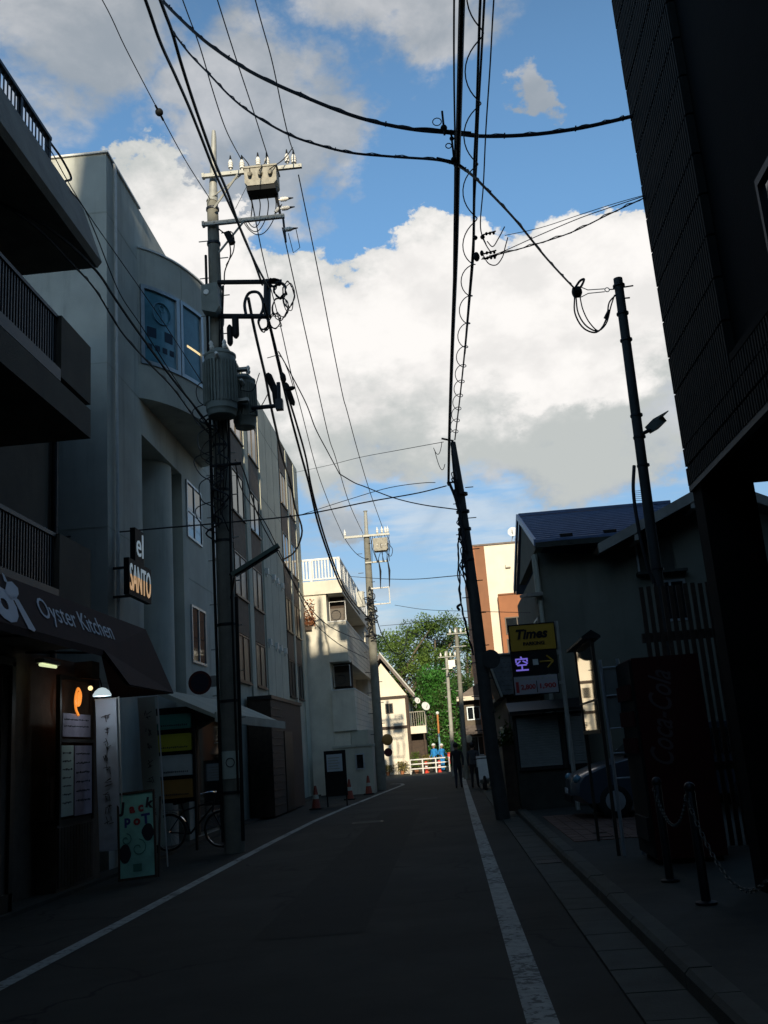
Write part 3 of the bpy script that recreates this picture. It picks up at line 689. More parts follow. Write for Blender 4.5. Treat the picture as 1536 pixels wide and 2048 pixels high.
for (ta, tb, kind_) in ((.01, .192, 'sign'), (.198, .36, 'blind')):
    m_ = MB(); baystrip(m_, ta, tb, 9.38, 9.46, -.08, .03); baystrip(m_, ta, tb, 11.04, 11.12, -.08, .03); baystrip(m_, ta, ta + .014, 9.46, 11.04, -.08, .03, 1); baystrip(m_, tb - .018, tb, 9.46, 11.04, -.08, .03, 1)
    w = mk('bay_window', m_, alum, Bd)
    m_ = MB(); baystrip(m_, ta + .018, tb - .018, 9.46, 11.04, -.03, -.02); mk('pane', m_, glass_b, w)
    m_ = MB()
    if kind_ == 'sign':
        tm = (ta + tb) / 2; p, nr = planat(tm)
        ring_c = (p.x + nr.x * -.004, p.y + nr.y * -.004, 10.60); m_.torus(ring_c, (nr.x, nr.y, 0), .24, .016, 24, 5)
        m_.tube([(ring_c[0], ring_c[1], 10.36), (ring_c[0], ring_c[1], 10.66)], .012, 5); m_.torus((ring_c[0], ring_c[1], 10.71), (nr.x, nr.y, 0), .07, .012, 12, 5)
        mk('clinic_emblem', m_, mat('pale_blue_print', (.10, .26, .36), .6, .1, 3, 0, 60, dirt=0), w)
        m_ = MB()
        for (c0, zc, s) in ((-.045, 10.12, .11), (.035, 10.12, .11), (-.055, 9.80, .06), (-.02, 9.80, .06), (.015, 9.80, .06), (.05, 9.80, .06)):
            baystrip(m_, tm + c0 - s*.18, tm + c0 + s*.18, zc - s, zc + s, -.015, -.012, 1)
        mk('printed_characters', m_, mat('deep_blue_print', (.008, .03, .06), .6, .1, 3, 0, 60, dirt=0), w)
    else:
        for i in range(22): a_ = ta + .022 + i * (tb - ta - .044) / 22; baystrip(m_, a_, a_ + .0035, 9.46, 11.04, -.018, -.014, 1)
        mk('vertical_blind', m_, glass_b, w, kind='stuff')
        m_ = MB(); baystrip(m_, ta + .045, tb - .02, 10.14, 10.19, -.012, -.008, 6); mk('ceiling_light', m_, glow_ceil, w)
window(Bd, '+x', -5.5, 20.62, 21.95, 6.56, 7.9, 1, transom=7.2)
window(Bd, '+x', -5.5, 20.8, 22.05, 3.74, 5.03, 1)
window(Bd, '+x', -5.5, 23.2, 24.4, 6.56, 7.9, 1); window(Bd, '+x', -5.5, 23.2, 24.4, 3.74, 5.03, 1)
m_ = MB()
m_.box(-7.59, -7.53, 17.6, 20.2, 2.9, 3.0); m_.box(-7.59, -7.53, 17.6, 17.7, .1, 2.9); m_.box(-7.59, -7.53, 20.1, 20.2, .1, 2.9); mk('entrance_frame', m_, bronze_f, Bd)
# ground floor shopfront of this building with a shallow canopy
m_ = MB(); m_.box(-5.49, -5.42, 20.75, 25.0, 2.5, 2.75); m_.box(-5.49, -5.42, 20.75, 20.9, .1, 2.5); m_.box(-5.49, -5.42, 22.9, 23.0, .1, 2.5); m_.box(-5.49, -5.42, 24.9, 25.0, .1, 2.5)
sf = mk('shop_front', m_, bronze_f, Bd); mk('pane', MB().box(-5.47, -5.45, 20.91, 22.89, .15, 2.49), glass_d, sf); mk('pane', MB().box(-5.47, -5.45, 23.01, 24.89, .15, 2.49), glass_d, sf)
t = root('canopy', (-5, 21, 2.5), 'shallow sloping canopy with a pale edge left of the crossarm pole', 'canopy')
m_ = MB(); m_.prism([(-5.42, 3.0), (-4.25, 2.42), (-4.25, 2.35), (-5.42, 2.9)], 'y', 17.6, 25.1); mk('canopy_sheet', m_, greyl, t)
mk('canopy_edge', MB().box(-4.25, -4.22, 17.58, 25.12, 2.28, 2.46), greyr, t)
# el SANTO
es = root('hanging_sign', (-5.1, 15.9, 4.3), 'black box sign with small el above SANTO in letters with painted reflections', 'sign')
m_ = MB(); m_.box(-5.14, -5.05, 15.24, 16.45, 4.36, 4.98); m_.box(-5.14, -5.05, 15.58, 16.06, 4.98, 5.57); mk('sign_box', m_, blackp, es)
m_ = MB(); m_.box(-5.5, -5.14, 15.75, 15.79, 4.9, 4.94); m_.box(-5.5, -5.14, 15.75, 15.79, 4.4, 4.44); mk('bracket', m_, darkm, es)
text('lettering', 'el', .4, face_M('+x', (-5.045, 15.64, 5.09)), glow_sky_reflection, es, ext=.006, fit=(.36, .42))
so2 = text('lettering', 'SANTO', .4, face_M('+x', (-5.045, 15.28, 4.44)), glow_sun_reflection, es, ext=.006, fit=(1.12, .46))
so2.data.materials.append(glow_sky_reflection)
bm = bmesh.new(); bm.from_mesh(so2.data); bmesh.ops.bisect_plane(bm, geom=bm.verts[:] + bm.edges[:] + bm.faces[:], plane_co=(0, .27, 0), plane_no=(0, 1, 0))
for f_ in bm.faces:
    if f_.calc_center_median().y > .27: f_.material_index = 1  # painted sky reflection on the upper part, sunlit reflection below
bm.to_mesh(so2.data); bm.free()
# multi panel sign on the white building
t = root('shop_sign_panels', (-5.1, 17.9, .95), 'stack of teal, yellow, white and orange sign panels beside the entrance', 'sign')
m_ = MB(); m_.box(-5.46, -5.42, 17.86, 17.94, .05, 2.62); m_.box(-4.74, -4.70, 17.86, 17.94, .05, 2.62); m_.box(-5.42, -4.74, 17.90, 17.94, .9, 2.62); mk('sign_frame', m_, blackp, t)
for (z0, z1, m, bow) in ((2.22, 2.48, teal, .02), (1.82, 2.12, yel, .03), (1.38, 1.74, wht, .03), (.98, 1.30, orn, .03)):
    q = MB(); q.prism([(-5.40, z0), (-4.76, z0 + .0), (-4.76, z1), (-5.40, z1)], 'y', 17.88, 17.80); q.prism([(-5.38, z1 - .01), (-4.78, z1 - .01), (-4.78, z1 + .01), (-5.38, z1 + .01)], 'y', 17.79, 17.87); p_ = mk('sign_panel', q, m, t)
    q = MB()
    for i in range(14): q.box(-5.32 + i * .036, -5.30 + i * .036, 17.792, 17.798, z0 + .05 + .01*random.random(), z0 + .075 + .012 * random.random())
    mk('print', q, ink, p_)
t2 = MB(); t2.lathe((-5.44, 17.78, 2.40), (0, -1, 0), [(0, .095), (.02, .095)], 20); mk('round_emblem', t2, wht, t)

# ------------------------------------------------------------------ grey apartment block
Cb = root('apartment_block', (-8, 31, 0), 'tall grey apartment block with brown window bands behind the transformers', 'apartment building')
m_ = MB(); m_.box(-16, -5.5, 25.21, 38.4, 0, 13.3); mk('wall', m_, greyr, Cb)
m_ = MB(); m_.box(-16, -5.46, 25.25, 38.44, 13.301, 13.36); mk('coping', m_, greyl, Cb)
m_ = MB(); m_.fb('+x', -5.5, 29.8, 33.6, 2.9, 13.29, .001, .045); m_.fb('+x', -5.5, 27.3, 27.85, 0, 13.29, .001, .05); m_.fb('+x', -5.5, 35.42, 35.78, 0, 13.29, .001, .05); m_.fb('+x', -5.5, 37.4, 38.4, 0, 13.29, .001, .05)
mk('wall_strip', m_, greyl, Cb)
m_ = MB()
for zz in (12.3, 9.9, 7.45, 5.1): m_.fb('+x', -5.455, 29.8, 33.6, zz, zz + .012, .001, .003)
for yy in (31.05, 32.35): m_.fb('+x', -5.455, yy, yy + .012, 2.9, 13.29, .001, .003)
mk('panel_joint', m_, concd, Cb)
FL = ((10.8, 12.1), (8.4, 9.7), (6.0, 7.25), (3.65, 4.95))
for (u0, u1) in ((25.5, 27.1), (28.0, 29.5), (34.0, 35.3), (35.9, 37.2)):
    m_ = MB()
    for i, (z0, z1) in enumerate(FL):
        zt = 13.2 if i == 0 else FL[i-1][0] - .06
        m_.fb('+x', -5.5, u0 - .03, u1 + .03, z1 + .02, zt, .001, .03)
    mk('spandrel', m_, brownt, Cb)
    for (z0, z1) in FL: window(Cb, '+x', -5.5, u0, u1, z0, z1, 1, sill=True, fm=bronze_f, gm=glass_d if z0 > 8 else glass_m)
for zz in (7.35, 5.05):
    for yy in (30.0, 31.25, 31.9, 32.95):
        q = MB(); q.fb('+x', -5.455, yy, yy + .16, zz, zz + .2, .001, .10); q.fb('+x', -5.455, yy + .03, yy + .13, zz - .08, zz, .001, .05); mk('vent_hood', q, whitem, Cb)
t = root('entrance_porch', (-5, 29, 0), 'dark brown box porch at the foot of the grey apartment block', 'porch')
m_ = MB(); m_.box(-5.44, -4.8, 26.3, 31.7, .05, 3.15); mk('porch_wall', m_, timber, t)
m_ = MB(); m_.box(-5.44, -4.76, 26.26, 31.74, 3.151, 3.25); mk('porch_roof', m_, darkm, t)
m_ = MB(); m_.box(-4.80, -4.77, 28.2, 29.6, .05, 2.3); mk('door', m_, bronze_f, t)
m_ = MB()
for i in range(14): m_.box(-4.8, -4.785, 26.4, 28.0, .3 + i*.2, .32 + i*.2)
mk('slat', m_, bronze_f, t)

# ------------------------------------------------------------------ white balcony building
D = root('balcony_building', (-6, 44, 0), 'sunlit white building with stepped balconies and a white roof railing', 'apartment building')
m_ = MB(); m_.box(-16, -4.55, 38.6, 52, 0, 8.0); m_.box(-4.548, -3.9, 49.5, 52, 0, 8.0); m_.box(-4.548, -3.9, 38.62, 52, 0, 2.39); mk('wall', m_, creamd, D)
m_ = MB(); m_.box(-16, -3.86, 38.5, 52, 7.95, 8.5); rs = mk('roof_slab', m_, creamd, D)
m_ = MB(); m_.box(-16, -3.88, 38.54, 38.60, 9.38, 9.46); m_.box(-3.94, -3.88, 38.6, 52, 9.38, 9.46); m_.box(-16, -3.88, 38.54, 38.60, 8.56, 8.62); m_.box(-3.94, -3.88, 38.6, 52, 8.56, 8.62)
for x in (-3.91, -5.1, -6.4): m_.box(x - .04, x + .04, 38.53, 38.61, 8.5, 9.38)
for i in range(9): y = 40.2 + i * 1.4; m_.box(-3.95, -3.87, y - .04, y + .04, 8.5, 9.38)
rl = mk('roof_railing', m_, whitem, D)
m_ = MB()
for i in range(30): x = -3.98 - i * .13; m_.box(x - .03, x + .03, 38.555, 38.585, 8.62, 9.38)
for i in range(100): y = 38.75 + i * .13; m_.box(-3.925, -3.895, y - .03, y + .03, 8.62, 9.38)
mk('baluster', m_, whitem, rl, kind='stuff')
for (zb, zt, x1) in ((5.15, 6.75, -3.78), (2.4, 4.0, -3.62)):
    m_ = MB(); m_.box(-4.548, x1, 38.5, 52, zb, zb + .2); m_.box(-4.548, x1, 38.5, 38.62, zb + .2, zt); m_.box(x1 - .12, x1, 38.62, 52, zb + .2, zt); bl = mk('balcony', m_, creamd, D); mk('shade_sheet', MB().box(-4.53, x1 - .13, 39.6, 39.64, zb + .21, zt + 1.2), timber, bl)  # dark sheet added so the balcony recess looks shaded
    m_ = MB(); m_.box(-4.54, x1 + .02, 38.47, 38.65, zt, zt + .05); m_.box(x1 - .14, x1 + .02, 38.65, 52, zt, zt + .05); mk('coping', m_, whitem, bl)
    m_ = MB()
    for i in range(int((zt - zb) / .22)): m_.box(x1, x1 + .006, 38.5, 52, zb + .22 * i, zb + .22 * i + .015)
    mk('board_joint', m_, greyr, bl)
for zz in (5.5, 2.75):
    for yy in (40.2, 43.0, 46): window(D, '+x', -4.55, yy, yy + 1.8, zz - .1, zz + 1.9, 1)
def aircon(x, y, z, lab, sc=1.0):
    t = root('air_conditioner', (x, y, z), lab, 'air conditioner', 'air conditioners in the white balconies')
    mk('case', MB().box(x, x + .62*sc, y, y + .28, z, z + .56*sc), bronze_f, t)  # dark case colour stands in for shade in the recess
    q = MB(); q.torus((x + .24*sc, y - .008, z + .28*sc), (0, 1, 0), .20*sc, .014, 20, 5)
    for i in range(5): q.box(x + .05, x + .43*sc, y - .008, y - .002, z + .12 + i*.08, z + .13 + i*.08)
    mk('fan_grille', q, darkm, t)
    q = MB(); q.tube([(x - .02, y + .05, z - .02), (x - .02, y + .05, z + .85), (x + .64, y + .05, z + .85), (x + .64, y + .05, z - .02)], .02, 5); mk('hanger', q, whitem, t)
aircon(-4.48, 39.2, 6.85, 'boxy air conditioner hung in the upper balcony of the white building', 1.0)
aircon(-4.46, 39.2, 4.2, 'boxy air conditioner hung in the lower balcony of the white building', 1.0)
# orange flower box between the grey block and the white building
t = root('flower_box', (-5.6, 38.5, 7), 'orange rust coloured plants on the ledge between grey and white buildings', 'plant')
m_ = MB(); m_.box(-5.49, -5.2, 38.44, 38.59, 6.5, 6.7); mk('box', m_, timber, t)
m_ = MB(); random.seed(3)
for i in range(260):
    p = Vector((random.uniform(-5.46, -5.05), random.uniform(38.2, 38.58), 6.7 + abs(random.gauss(0, .38)))); s = .06; a_ = Vector((random.gauss(0,1), random.gauss(0,1), random.gauss(0,1))).normalized(); b_ = a_.cross(Vector((.3,.5,.8))).normalized()
    m_.add([p, p + a_*s, p + a_*s + b_*s, p + b_*s], [(0,1,2,3)])
mk('foliage', m_, terra, t, kind='stuff')
# low white building at its foot, noticeboard, cones
t = root('garage', (-3.6, 37, 0), 'low pale rendered garage at the foot of the white balcony building', 'garage')
m_ = MB(); m_.box(-4.5, -2.98, 37.4, 38.45, 0, 1.75); m_.box(-3.88, -3.2, 38.62, 46, 0, 2.39); mk('wall', m_, greyl, t); m_ = MB(); m_.box(-4.52, -2.94, 37.36, 38.47, 1.75, 1.83); mk('coping', m_, greyr, t)
window(t, '-y', 37.4, -3.65, -3.3, .9, 1.5, 0)
t = root('notice_board', (-3.56, 30, 0), 'small white notice panel on a black stand before the balcony building', 'notice board')
m_ = MB(); m_.box(-3.88, -3.84, 30.02, 30.06, 0, 1.6); m_.box(-3.29, -3.25, 30.02, 30.06, 0, 1.6); m_.box(-3.9, -3.23, 30.03, 30.07, .3, 1.65); mk('stand', m_, blackp, t)
mk('panel', MB().box(-3.82, -3.34, 30.0, 30.03, 1.03, 1.54), mat('notice_white', (.55, .62, .66), .5, .05, 3, 0, 60, dirt=.05), t)
q = MB()
for i in range(5): q.box(-3.78, -3.42 - .05*(i % 2), 29.996, 29.999, 1.10 + i*.08, 1.125 + i*.08)
mk('printed_lines', q, greyr, t)
def cone(x, y, lab):
    t = root('traffic_cone', (x, y, 0), lab, 'traffic cone', 'traffic cones')
    mk('base', MB().box(x-.19, x+.19, y-.19, y+.19, 0, .04), blackp, t)
    mk('cone_body', MB().lathe((x, y, .04), (0, 0, 1), [(0, .14), (.02, .13), (.62, .035), (.64, .02)], 16), cone_m, t, smooth=True)
    mk('white_band', MB().lathe((x, y, .30), (0, 0, 1), [(0, .096), (.12, .077)], 16), greyr, t, smooth=True)
cone(-4.1, 29.2, 'traffic cone standing left of the white notice panel')
cone(-3.55, 33.6, 'traffic cone beyond the white notice panel near the garage')
cone(-3.15, 36.6, 'traffic cone directly in front of the pale garage wall')

# ------------------------------------------------------------------ gable house at the end
F = root('gable_house', (-4.2, 62, 0), 'sunlit cream gabled house with brown timber bands at the street end', 'house')
m_ = MB(); m_.prism([(-5.7, 0), (-2.5, 0), (-2.5, 4.9), (-4.0, 7.0), (-5.7, 4.75)], 'y', 62, 72); mk('wall', m_, cream, F)
m_ = MB(); m_.prism([(-4.0, 7.62), (-1.98, 4.86), (-1.98, 4.68), (-2.06, 4.68), (-4.0, 7.30), (-6.1, 4.5), (-6.2, 4.65)], 'y', 61.4, 72.4); rf = mk('roof', m_, brown_roof, F)
m_ = MB(); m_.prism([(-4.0, 7.70), (-1.95, 4.90), (-1.95, 4.76), (-4.0, 7.56)], 'y', 61.32, 61.398); mk('bargeboard', m_, galv, rf)
m_ = MB(); m_.box(-5.75, -2.46, 61.93, 61.999, 4.68, 4.86); m_.box(-5.75, -2.46, 61.93, 61.999, 2.80, 2.98); m_.box(-2.62, -2.46, 61.95, 61.999, 2.98, 4.68); m_.box(-2.62,-2.46,61.95,61.999,.2,2.8); mk('timber_band', m_, timber, F)
window(F, '-y', 62, -3.92, -3.42, 3.78, 4.42, 1, fm=bronze_f)
m_ = MB(); m_.box(-2.499, -1.42, 62.2, 66, 2.42, 2.88); bl = mk('balcony', m_, cream, F)
m_ = MB()
for i in range(8): m_.box(-2.45 + i*.14, -2.42 + i*.14, 62.22, 62.25, 2.88, 3.75)
m_.box(-2.49, -1.42, 62.2, 62.26, 3.75, 3.8)
for i in range(20): m_.box(-1.46, -1.43, 62.3 + i*.18, 62.33 + i*.18, 2.88, 3.75)
m_.box(-1.48, -1.42, 62.26, 66, 3.75, 3.8); mk('railing', m_, rust, bl)
m_ = MB(); m_.box(-1.62, -1.52, 62.25, 62.35, 0, 2.42); mk('post', m_, timber, F)
m_ = MB(); m_.box(-2.499, -1.5, 63.5, 66, 0, 2.42); mk('porch_wall', m_, timber, F)
m_ = MB(); m_.tube([(-2.44, 61.9, 0), (-2.44, 61.9, 4.7)], .04, 8); mk('drainpipe', m_, timber, F)
def dish(c0, d, r_, lab):
    t = root('satellite_dish', c0, lab, 'satellite dish', 'satellite dishes')
    ax = Vector(d).normalized(); prof = [(.0, .01), (.01, r_*.4), (.05*r_/.3, r_*.8), (.09*r_/.3, r_)]
    dd = mk('dish', MB().lathe(Vector(c0), ax, prof, 18), whitem, t, smooth=True)
    mk('feed_arm', MB().tube([Vector(c0) + Vector((0, 0, -r_)), Vector(c0) + ax * r_ * 1.2], .015, 5), galv, t)
    mk('mount', MB().tube([Vector(c0), Vector(c0) - ax * .12, Vector(c0) + Vector((-.1, .15, -.45))], .02, 5), galv, t)
dish((-1.36, 62.1, 4.05), (.45, -.85, .35), .28, 'white satellite dish on the balcony rail of the gabled house')
dish((-1.85, 62.0, 4.45), (.5, -.8, .3), .2, 'small satellite dish under the eave of the gabled house')

# ------------------------------------------------------------------ trees
def tree(x, y, h, rx, rz, n, mats, lab, seed, leaf=.26):
    random.seed(seed); t = root('tree', (x, y, 0), lab, 'tree', 'trees beyond the street end')
    q = MB(); q.tube([(x, y, 0), (x + .1, y, h*.3), (x - .1, y + .1, h*.55), (x + .15, y, h*.82)], [.28, .22, .15, .05], 10); tips = []
    for i in range(16):
        a_ = random.uniform(0, 6.28); z0 = h * random.uniform(.25, .6); L_ = rx * random.uniform(.5, .95); z1 = z0 + h * random.uniform(.15, .38)
        p1 = Vector((x + math.cos(a_)*L_*.5, y + math.sin(a_)*L_*.5, (z0+z1)/2 + .2)); p2 = Vector((x + math.cos(a_)*L_, y + math.sin(a_)*L_, z1))
        q.tube([(x, y, z0), p1, p2], [.10, .06, .02], 6); tips.append(p2); tips.append(p1)
    mk('trunk', q, bark, t)
    cl_ = []
    for i in range(58):
        a_ = random.uniform(0, 6.28); u = random.random() ** .5; zz = random.uniform(-1, 1); rr_ = rx * u * math.sqrt(max(0, 1 - zz*zz*.75))
        cl_.append((Vector((x + math.cos(a_)*rr_, y + math.sin(a_)*rr_, h*.60 + zz * rz)), random.uniform(.45, 1.15)))
    parts_ = [MB() for _ in mats]
    for i in range(n):
        c_, s_ = random.choice(cl_); d = Vector((random.gauss(0,1), random.gauss(0,1), random.gauss(0,.75))); d = d.normalized() * s_ * random.random() ** .4
        p = c_ + d; s = leaf * random.uniform(.5, 1.1)
        a_ = (d.normalized() * .6 + Vector((random.gauss(0,.7), random.gauss(0,.7), random.gauss(0,.5) + .3))).normalized(); b_ = a_.cross(Vector((random.gauss(0,1), random.gauss(0,1), random.gauss(0,1)))).normalized()
        k = min(len(mats)-1, int(max(0, (hash((round(c_.x, 2), round(c_.z, 2))) % 100) / 100 * len(mats))))
        parts_[k].add([p - a_*s*.5, p + b_*s*.22, p + a_*s*.6, p - b_*s*.22], [(0, 1, 2, 3)])
    allm = MB()
    for k, pp in enumerate(parts_): allm.cur = k; allm.add(pp.v, pp.f)
    mk('crown', allm, mats, t, kind='stuff')
tree(-3.4, 75, 11.5, 3.0, 3.6, 15000, [leafd, leafm, leafm], 'olive green tree rising behind the ridge of the gabled house', 11)
tree(-.6, 78, 12.2, 3.3, 4.2, 17000, [leafd, leafm, leafd], 'tallest tree in the middle of the street end', 12)
tree(2.0, 80, 11.2, 2.8, 3.8, 12000, [leafd, leafm], 'dark olive tree behind the two slender grey poles', 13)
tree(-.9, 69, 6.6, 1.7, 2.8, 11000, [leafb, leafb, leafd], 'bright green bushy tree behind the satellite dishes', 14, .22)
tree(.45, 68, 5.4, 1.2, 2.4, 8000, [leafb, leafd], 'smaller bright green tree left of the slender grey pole', 15, .2)
m_ = MB(); random.seed(5)
for i in range(5200):
    p = Vector((random.uniform(-1.6, 9), random.uniform(70, 71.6), abs(random.gauss(0, 1.6)))); s = .3; a_ = Vector((random.gauss(0,1), random.gauss(0,1), random.gauss(0,1))).normalized(); b_ = a_.cross(Vector((.3,.5,.8))).normalized(); m_.add([p - a_*s*.5, p + b_*s*.25, p + a_*s*.5, p - b_*s*.25], [(0,1,2,3)])
tag(mk('undergrowth', m_, leafd), 'dark undergrowth filling the ground under the far trees', 'undergrowth', kind='stuff')
for k, (x, y, w_, h_, m, lab) in enumerate(((-4.0, 61.3, .55, .45, dryg, 'low yellowish weeds along the foot of the gabled house wall'), (-3.1, 61.4, .4, .6, dryg, 'dry pale shrub before the gabled house corner'), (-2.2, 61.2, .35, 1.1, leafm, 'potted green plant by the porch of the gabled house'), (-1.5, 61.0, .3, .9, dryg, 'yellowish potted plant behind the white street barrier'))):
    t = root('shrub', (x, y, 0), lab, 'shrub', 'plants before the gabled house'); q = MB(); random.seed(40 + k)
    mk('pot', MB().lathe((x, y, 0), (0, 0, 1), [(0, .10), (.2, .14), (.21, .13)], 12), terra, t)
    for i in range(420):
        p = Vector((x + random.gauss(0, w_*.45), y + random.gauss(0, .15), .15 + h_ * random.random() ** .8)); s = .11; a_ = Vector((random.gauss(0,1), random.gauss(0,1), random.gauss(.4,1))).normalized(); b_ = a_.cross(Vector((.3,.5,.8))).normalized(); q.add([p, p + b_*s*.3, p + a_*s, p - b_*s*.3], [(0,1,2,3)])
    mk('foliage', q, m, t, kind='stuff')

# ------------------------------------------------------------------ barrier, posts, workers
t = root('street_barrier', (-1.3, 59.5, 0), 'white pipe barrier across the street end', 'barrier')
q = MB()
for x in (-2.5, -1.75, -.95, -.15): q.cyl((x, 59.5, 0), (x, 59.5, .86), .045, n=10)
mk('post', q, whitem, t)
for zz in (.30, .58, .84): mk('rail', MB().cyl((-2.5, 59.5, zz), (-.15, 59.5, zz), .04, n=10), whitem, t)
for i, (x, y, lab) in enumerate(((-1.55, 59.9, 'red post behind the white barrier below the striped pole'), (-.75, 59.9, 'red post at the right end of the white barrier'))):
    t = root('red_post', (x, y, 0), lab, 'bollard', 'red posts behind the barrier')
    mk('post', MB().lathe((x, y, 0), (0, 0, 1), [(0, .14), (.03, .14), (.05, .09), (.68, .085), (.70, .04)], 14), redp, t, smooth=True)
    mk('white_band', MB().lathe((x, y, .36), (0, 0, 1), [(0, .089), (.12, .088)], 14), whitem, t, smooth=True)
t = root('warning_sign', (-.1, 60.2, 0), 'red and white warning board right of the white barrier', 'sign')
mk('board', MB().box(-.22, .10, 60.2, 60.23, .45, 1.12), redp, t); q = MB(); q.box(-.18, .06, 60.19, 60.198, .72, .86); mk('white_stripe', q, whitem, t); mk('leg', MB().box(-.2, -.16, 60.21, 60.24, 0, .45), whitem, t); mk('leg', MB().box(.04, .08, 60.21, 60.24, 0, .45), whitem, t)
t = root('striped_pole', (-.62, 62, 0), 'thin orange and blue pole standing before the far green trees', 'pole')
mk('shaft', MB().cyl((-.66, 62, 0), (-.64, 62, 2.3), .06, n=8), mat('pale_blue_paint', (.22, .38, .48), .6, .1, 4, 0, 60), t); mk('upper_shaft', MB().cyl((-.64, 62, 2.3), (-.62, 62, 3.5), .06, n=8), mat('orange_paint', (.5, .2, .06), .6, .1, 4, 0, 60), t); mk('lamp_cap', MB().ball((-.62, 62, 3.58), .11), whitem, t, smooth=True)

def person(x, y, h, face, pose, cols, lab, hat=None, group=None):
    """cols: jacket, trousers ; pose: dict of joint offsets ; face: heading angle, 0 looks to +y"""
    t = root('person', (x, y, 0), lab, 'person', group)
    k = h / 1.72; V = {}; E = []; Rr = {}
    def j(n, x_, y_, z_, r_, ry=None): V[n] = Vector((x_, y_, z_)); Rr[n] = (r_, ry or r_)
    st = pose.get('stride', .12); ar = pose.get('arm', .1)
    j('pelvis', 0, 0, .94, .155, .12); j('waist', 0, 0, 1.08, .14, .105); j('chest', 0, .01, 1.27, .165, .12); j('neck0', 0, .0, 1.43, .075); j('neck1', 0, .01, 1.49, .058); j('head', 0, .02, 1.60, .098, .105); j('top', 0, .02, 1.66, .085, .09)
    for s, n in ((-1, 'l'), (1, 'r')):
        f_ = st * s
        j('hip'+n, .085*s, 0, .88, .10); j('knee'+n, .095*s, f_*.55 + .03, .49, .066); j('ank'+n, .10*s, f_*1.0 - .02, .09, .046); j('toe'+n, .11*s, f_ + .13, .035, .038)
        j('sh'+n, .185*s, 0, 1.40, .065); j('elb'+n, .235*s, -ar*s*.6 - .02 + pose.get('ef', 0), 1.12, .045); j('wr'+n, .225*s, -ar*s + .08 + pose.get('hf', 0), .87 + pose.get('hz', 0), .031); j('hand'+n, .22*s, -ar*s + .11 + pose.get('hf', 0)*1.15, .79 + pose.get('hz', 0), .036)
    ed = [('pelvis','waist'),('waist','chest'),('chest','neck0'),('neck0','neck1'),('neck1','head'),('head','top')]
    for n in 'lr': ed += [('pelvis','hip'+n),('hip'+n,'knee'+n),('knee'+n,'ank'+n),('ank'+n,'toe'+n),('chest','sh'+n),('sh'+n,'elb'+n),('elb'+n,'wr'+n),('wr'+n,'hand'+n)]
    names = list(V); me = bpy.data.meshes.new('body'); me.from_pydata([V[n] for n in names], [(names.index(a_), names.index(b_)) for a_, b_ in ed], [])
    o = bpy.data.objects.new('body_src', me); COL.objects.link(o)
    sk = o.modifiers.new('skin', 'SKIN'); sk.use_smooth_shade = True; sv__ = me.skin_vertices[0].data
    for i, n in enumerate(names): sv__[i].radius = Rr[n]
    sv__[0].use_root = True
    ss_ = o.modifiers.new('sub', 'SUBSURF'); ss_.levels = 2; ss_.render_levels = 2
    bpy.context.view_layer.update(); bme = bpy.data.meshes.new_from_object(o.evaluated_get(bpy.context.evaluated_depsgraph_get()))
    bpy.data.objects.remove(o)
    bme.materials.clear()
    for m in (cols[0], cols[1], skin, blackp): bme.materials.append(m)
    for p in bme.polygons:
        c_ = p.center; i = 0
        if c_.z > 1.475: i = 2
        elif c_.z < .10: i = 3
        elif abs(c_.x) > .17 and c_.z < .86 + pose.get('hz', 0): i = 2
        elif c_.z < .92 and abs(c_.x) < .19: i = 1
        p.material_index = i
    bme.transform(Matrix.Translation((x, y, 0)) @ Matrix.Rotation(-face, 4, 'Z') @ Matrix.Scale(k, 4)); bme.transform(Matrix.Translation((-x, -y, 0)))
    b_ = bpy.data.objects.new('body', bme); COL.objects.link(b_); b_.parent = t
    def loc_(mb): 
        MM = Matrix.Translation((x, y, 0)) @ Matrix.Rotation(-face, 4, 'Z') @ Matrix.Scale(k, 4); mb.v = [tuple(MM @ Vector(p)) for p in mb.v]; return mb
    if hat:
        q = MB(); q.lathe((0, .02, 1.66), (0, 0, 1), [(0, .135), (.02, .125), (.08, .105), (.12, .06), (.135, .01)], 16); mk('helmet', loc_(q), hat, t, smooth=True)
    else:
        q = MB(); q.ball((0, -.005, 1.645), .112, 14, 9, (.95, 1.0, 1.0)); mk('hair', loc_(q), hair, t, smooth=True)
    q = MB(); q.ball((0, .125, 1.60), .018, 8, 5, (.8, 1, 1.3)); q.ball((-.035, .108, 1.63), .012, 8, 5); q.ball((.035, .108, 1.63), .012, 8, 5); q.box(-.025, .025, .105, .115, 1.553, 1.562); q.ball((-.10, .02, 1.60), .025, 8, 5, (.4, .7, 1.2)); q.ball((.10, .02, 1.60), .025, 8, 5, (.4, .7, 1.2)); mk('face', loc_(q), skin, t, smooth=True)
    q = MB()
    for s, n in ((-1, 'l'), (1, 'r')):
        hp = V['hand'+n]
        for i, L_ in enumerate((.062, .072, .068, .052)): q.tube([hp + Vector((0, -.024 + i*.016, -.02)), hp + Vector((.004*s, -.022 + i*.017, -.02 - L_*.6)), hp + Vector((-.006*s, -.018 + i*.015, -.02 - L_))], [.0095, .009, .007], 6)
        q.tube([hp + Vector((0, .02, .02)), hp + Vector((-.005*s, .048, -.01)), hp + Vector((-.008*s, .05, -.035))], [.011, .010, .008], 6)
    mk('fingers', loc_(q), skin, t, smooth=True)
    if pose.get('bag'):
        q = MB(); hp = V['handr']; q.prism([(hp.x - .02, .42), (hp.x + .16, .42), (hp.x + .14, .70), (hp.x, .70)], 'y', hp.y - .14, hp.y + .14); q.tube([(hp.x + .02, hp.y - .08, .70), hp, (hp.x + .02, hp.y + .08, .70)], .01, 5); return t, loc_(q)
    return t, None
